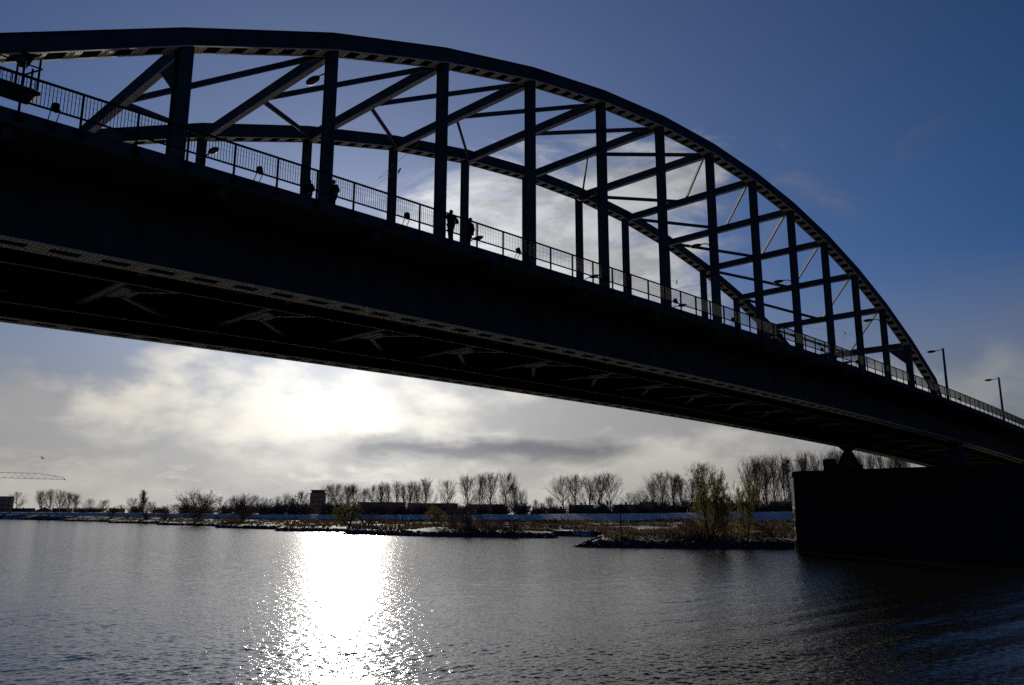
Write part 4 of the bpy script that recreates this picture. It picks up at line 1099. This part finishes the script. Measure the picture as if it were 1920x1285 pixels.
# trees and shrubs on the flood plain, before the dike
def fp(kind, px, yt, w, ybase, label, group=None, back=0.0):
    d = min(H / max((ybase - hy(px)) / FPX, 1e-4), dike_depth(px) * .94)
    # ground rises above water level: walk to the depth whose ground shows at ybase
    best = None
    for s in np.linspace(.45, .99, 60):
        dd = dike_depth(px) * s; x, y = at(px, dd); z = gz(x, y)
        if z < .6: continue
        yy = hy(px) + (H - z) / dd * FPX
        e = abs(yy - ybase)
        if best is None or e < best[0]: best = (e, dd)
    tree(kind, px, yt, w, best[1] if best else d, label, group)
fp('multi', 370, 917, 66, 979, 'wide many-stemmed bare willow standing alone before the dike')
fp('multi', 455, 926, 48, 979, 'smaller many-stemmed bare willow right of the wide one')
fp('bush', 210, 945, 22, 972, 'bare shrub on the bank left of the columnar tree')
fp('bush', 275, 944, 28, 976, 'bare shrub on the bank below the columnar tree')
fp('bush', 310, 946, 26, 975, 'bare shrub on the bank between columnar tree and wide willow')
fp('willow', 655, 934, 54, 989, 'yellow-green rounded willow on the bank above the sun glitter')
fp('bush', 688, 950, 44, 990, 'bare shrub touching the yellow-green willow on its right')
fp('willow', 818, 946, 40, 990, 'small yellow-green willow right of the thin post')
fp('bush', 850, 936, 30, 990, 'tall dark shrub between two small willows')
fp('bush', 880, 942, 50, 992, 'broad dark shrub at the water before the four tall trees')
fp('bush', 922, 968, 48, 998, 'low brown bush on the bank right of the broad dark shrub')
fp('bush', 962, 972, 60, 1000, 'low dark scrub near the point of the bank')
fp('willow', 1330, 872, 72, 1012, 'large yellow-green willow on the point before the pier')
fp('willow', 1352, 893, 44, 1010, 'slender yellow-green willow right of the large one')
fp('willow', 1398, 894, 46, 1008, 'yellow-green tree with a thin trunk nearest the pier')
fp('bush', 1300, 975, 60, 1010, 'reddish brown bush on the point left of the large willow')
fp('bush', 1450, 975, 70, 1010, 'brown bush at the foot of the pier')
fp('bush', 1255, 990, 40, 1008, 'low brown bush on the stone point near the marker')

# dry grass over the flood plain
def build_grass():
    V, F = [], []
    r = np.random.default_rng(3); N = 26000
    px = r.uniform(-60, 1640, N); dd = dike_depth(px); s = r.uniform(.45, .965, N)
    XY = np.array([at(a, b * c) for a, b, c in zip(px, dd, s)])
    Z = land_height(XY[:, 0], XY[:, 1]); cl = vnoise(XY[:, 0], XY[:, 1], 22, 8)
    ok = (Z > 1.15) & (cl > -.25); XY, Z, cl, dd = XY[ok], Z[ok], cl[ok], dd[ok]
    for (x, y), z, c, D in zip(XY, Z, cl, dd):
        hgt = (.35 + .55 * r.random()) * (1 + .6 * max(c, 0))
        for k in range(3):
            a = r.uniform(0, 6.28); w = .10 + D * .0003; lx, ly = r.normal(0, .2, 2)
            ox, oy = r.normal(0, .45, 2)
            n = len(V); V += [(x + ox - w * math.cos(a), y + oy - w * math.sin(a), z - .05), (x + ox + w * math.cos(a), y + oy + w * math.sin(a), z - .05), (x + ox + lx, y + oy + ly, z + hgt)]
            F.append((n, n + 1, n + 2))
    stuff(np_obj('dry_grass', V, F, 'drygrass'))
build_grass()
# stones along the waterline
def build_rocks():
    segs = []
    names = ['stone groyne point left of the pier', 'dark stone bank right of the sun glitter', 'stone bank under the yellow-green willow', 'stone groyne left of the sun glitter', 'stone groyne below the smaller bare willow', 'stone groyne below the wide bare willow', 'stone groyne below the columnar tree', 'farthest stone groyne at the left edge']
    runs, cur = [], []
    for i in range(4, len(shore) - 3):
        if shore[i][2] == 1: cur.append(shore[i][:2])
        elif cur:
            if len(cur) > 1: runs.append(cur)
            cur = []
    if len(cur) > 1: runs.append(cur)
    ico = [(0, 0, 1), (.89, 0, .45), (.28, .85, .45), (-.72, .53, .45), (-.72, -.53, .45), (.28, -.85, .45), (.72, .53, -.45), (-.28, .85, -.45), (-.89, 0, -.45), (-.28, -.85, -.45), (.72, -.53, -.45), (0, 0, -1)]
    icf = [(0, 1, 2), (0, 2, 3), (0, 3, 4), (0, 4, 5), (0, 5, 1), (1, 6, 2), (2, 7, 3), (3, 8, 4), (4, 9, 5), (5, 10, 1), (6, 7, 2), (7, 8, 3), (8, 9, 4), (9, 10, 5), (10, 6, 1), (11, 7, 6), (11, 8, 7), (11, 9, 8), (11, 10, 9), (11, 6, 10)]
    for ri, run in enumerate(runs):
        V, F = [], []
        for a, b in zip(run[:-1], run[1:]):
            a, b = Vector(a), Vector(b); L = (b - a).length; nrm = Vector((1, 0)) if True else None
            cnt = int(L * (7 if ri < 2 else 2.2))
            for i in range(cnt):
                p = a.lerp(b, random.random()) + Vector((random.uniform(-.7, 2.2), random.uniform(-1.2, 1.2)))
                sz = random.uniform(.22, .55) * (1 if ri < 2 else 1.25)
                z = max(gz(p.x, p.y), -.25) if ri < 2 else random.uniform(.0, .9)
                n = len(V); rv = [random.uniform(.75, 1.2) for _ in range(12)]
                V += [(p.x + q[0] * sz * k, p.y + q[1] * sz * k, z + .1 + q[2] * sz * .75 * k) for q, k in zip(ico, rv)]; F += [tuple(n + j for j in f) for f in icf]
        o = np_obj('groyne_stones', V, F, 'rock'); stuff(o); tag(o, names[min(ri, 7)] + (', dark boulders at the waterline'), 'stones')
build_rocks()

# posts and markers on the bank
def marker(px, ytop, ybase, d, label, top='cone'):
    x, y = at(px, d); z = max(gz(x, y), .4); h = zat(px, ytop, d) - z
    t = thing('channel_marker', label, 'channel marker', (x, y, z - .05), face_rot(px), 'channel markers on the groynes')
    m = MB(); m.tube([(0, 0, 0), (0, 0, h - .9)], .10 if d < 170 else .09, 7); m.obj('pole', 'dark', t)
    m = MB()
    if top == 'cone': m.tube([(0, 0, h - .9), (0, 0, h)], [.34, .02], 8)
    else: m.box((-.3, -.3, h - .9), (.3, .3, h - .25))
    m.obj('topmark', 'dark', t)
marker(1163.5, 944, 1006, 146, 'tall thin channel marker pole on the stone point')
marker(742, 957, 994, 222, 'thin channel marker post right of the yellow-green willow', 'box')
marker(553, 958, 992, 268, 'faint thin marker post on the bank left of the tower', 'box')

# gulls
def gull(px, py, d, span, rz, label):
    r_ = ray(px, py); p = CAM + r_ * d
    t = thing('gull', label, 'bird', p, rz, 'gulls over the river'); s = span
    m = MB(); m.tube([(-.28 * s, 0, 0), (-.12 * s, 0, .01 * s), (.05 * s, 0, .02 * s), (.2 * s, 0, .01 * s), (.26 * s, 0, 0)], [.01 * s, .05 * s, .06 * s, .035 * s, .012 * s], 8); m.obj('body', 'bird', t, True)
    for sg, up in ((1, .34), (-1, .12)):
        w = MB(); w.v = [(.08 * s, sg * .03 * s, .03 * s), (-.10 * s, sg * .03 * s, .03 * s), (-.10 * s, sg * .26 * s, up * .6 * s), (.07 * s, sg * .26 * s, up * .62 * s), (-.12 * s, sg * .5 * s, up * s)]
        w.v += [(a, b, c + .012 * s) for a, b, c in w.v]
        w.f = [(0, 1, 2, 3), (3, 2, 4), (5, 8, 7, 6), (8, 9, 7), (0, 3, 8, 5), (3, 4, 9, 8), (4, 2, 7, 9), (2, 1, 6, 7)]; w.obj('wing', 'bird', t)
gull(80, 860, 130, 1.15, 2.2, 'gull in flight with raised wing above the crane jib')
gull(161, 902.5, 260, 1.0, 1.0, 'tiny distant gull in flight right of the crane jib')
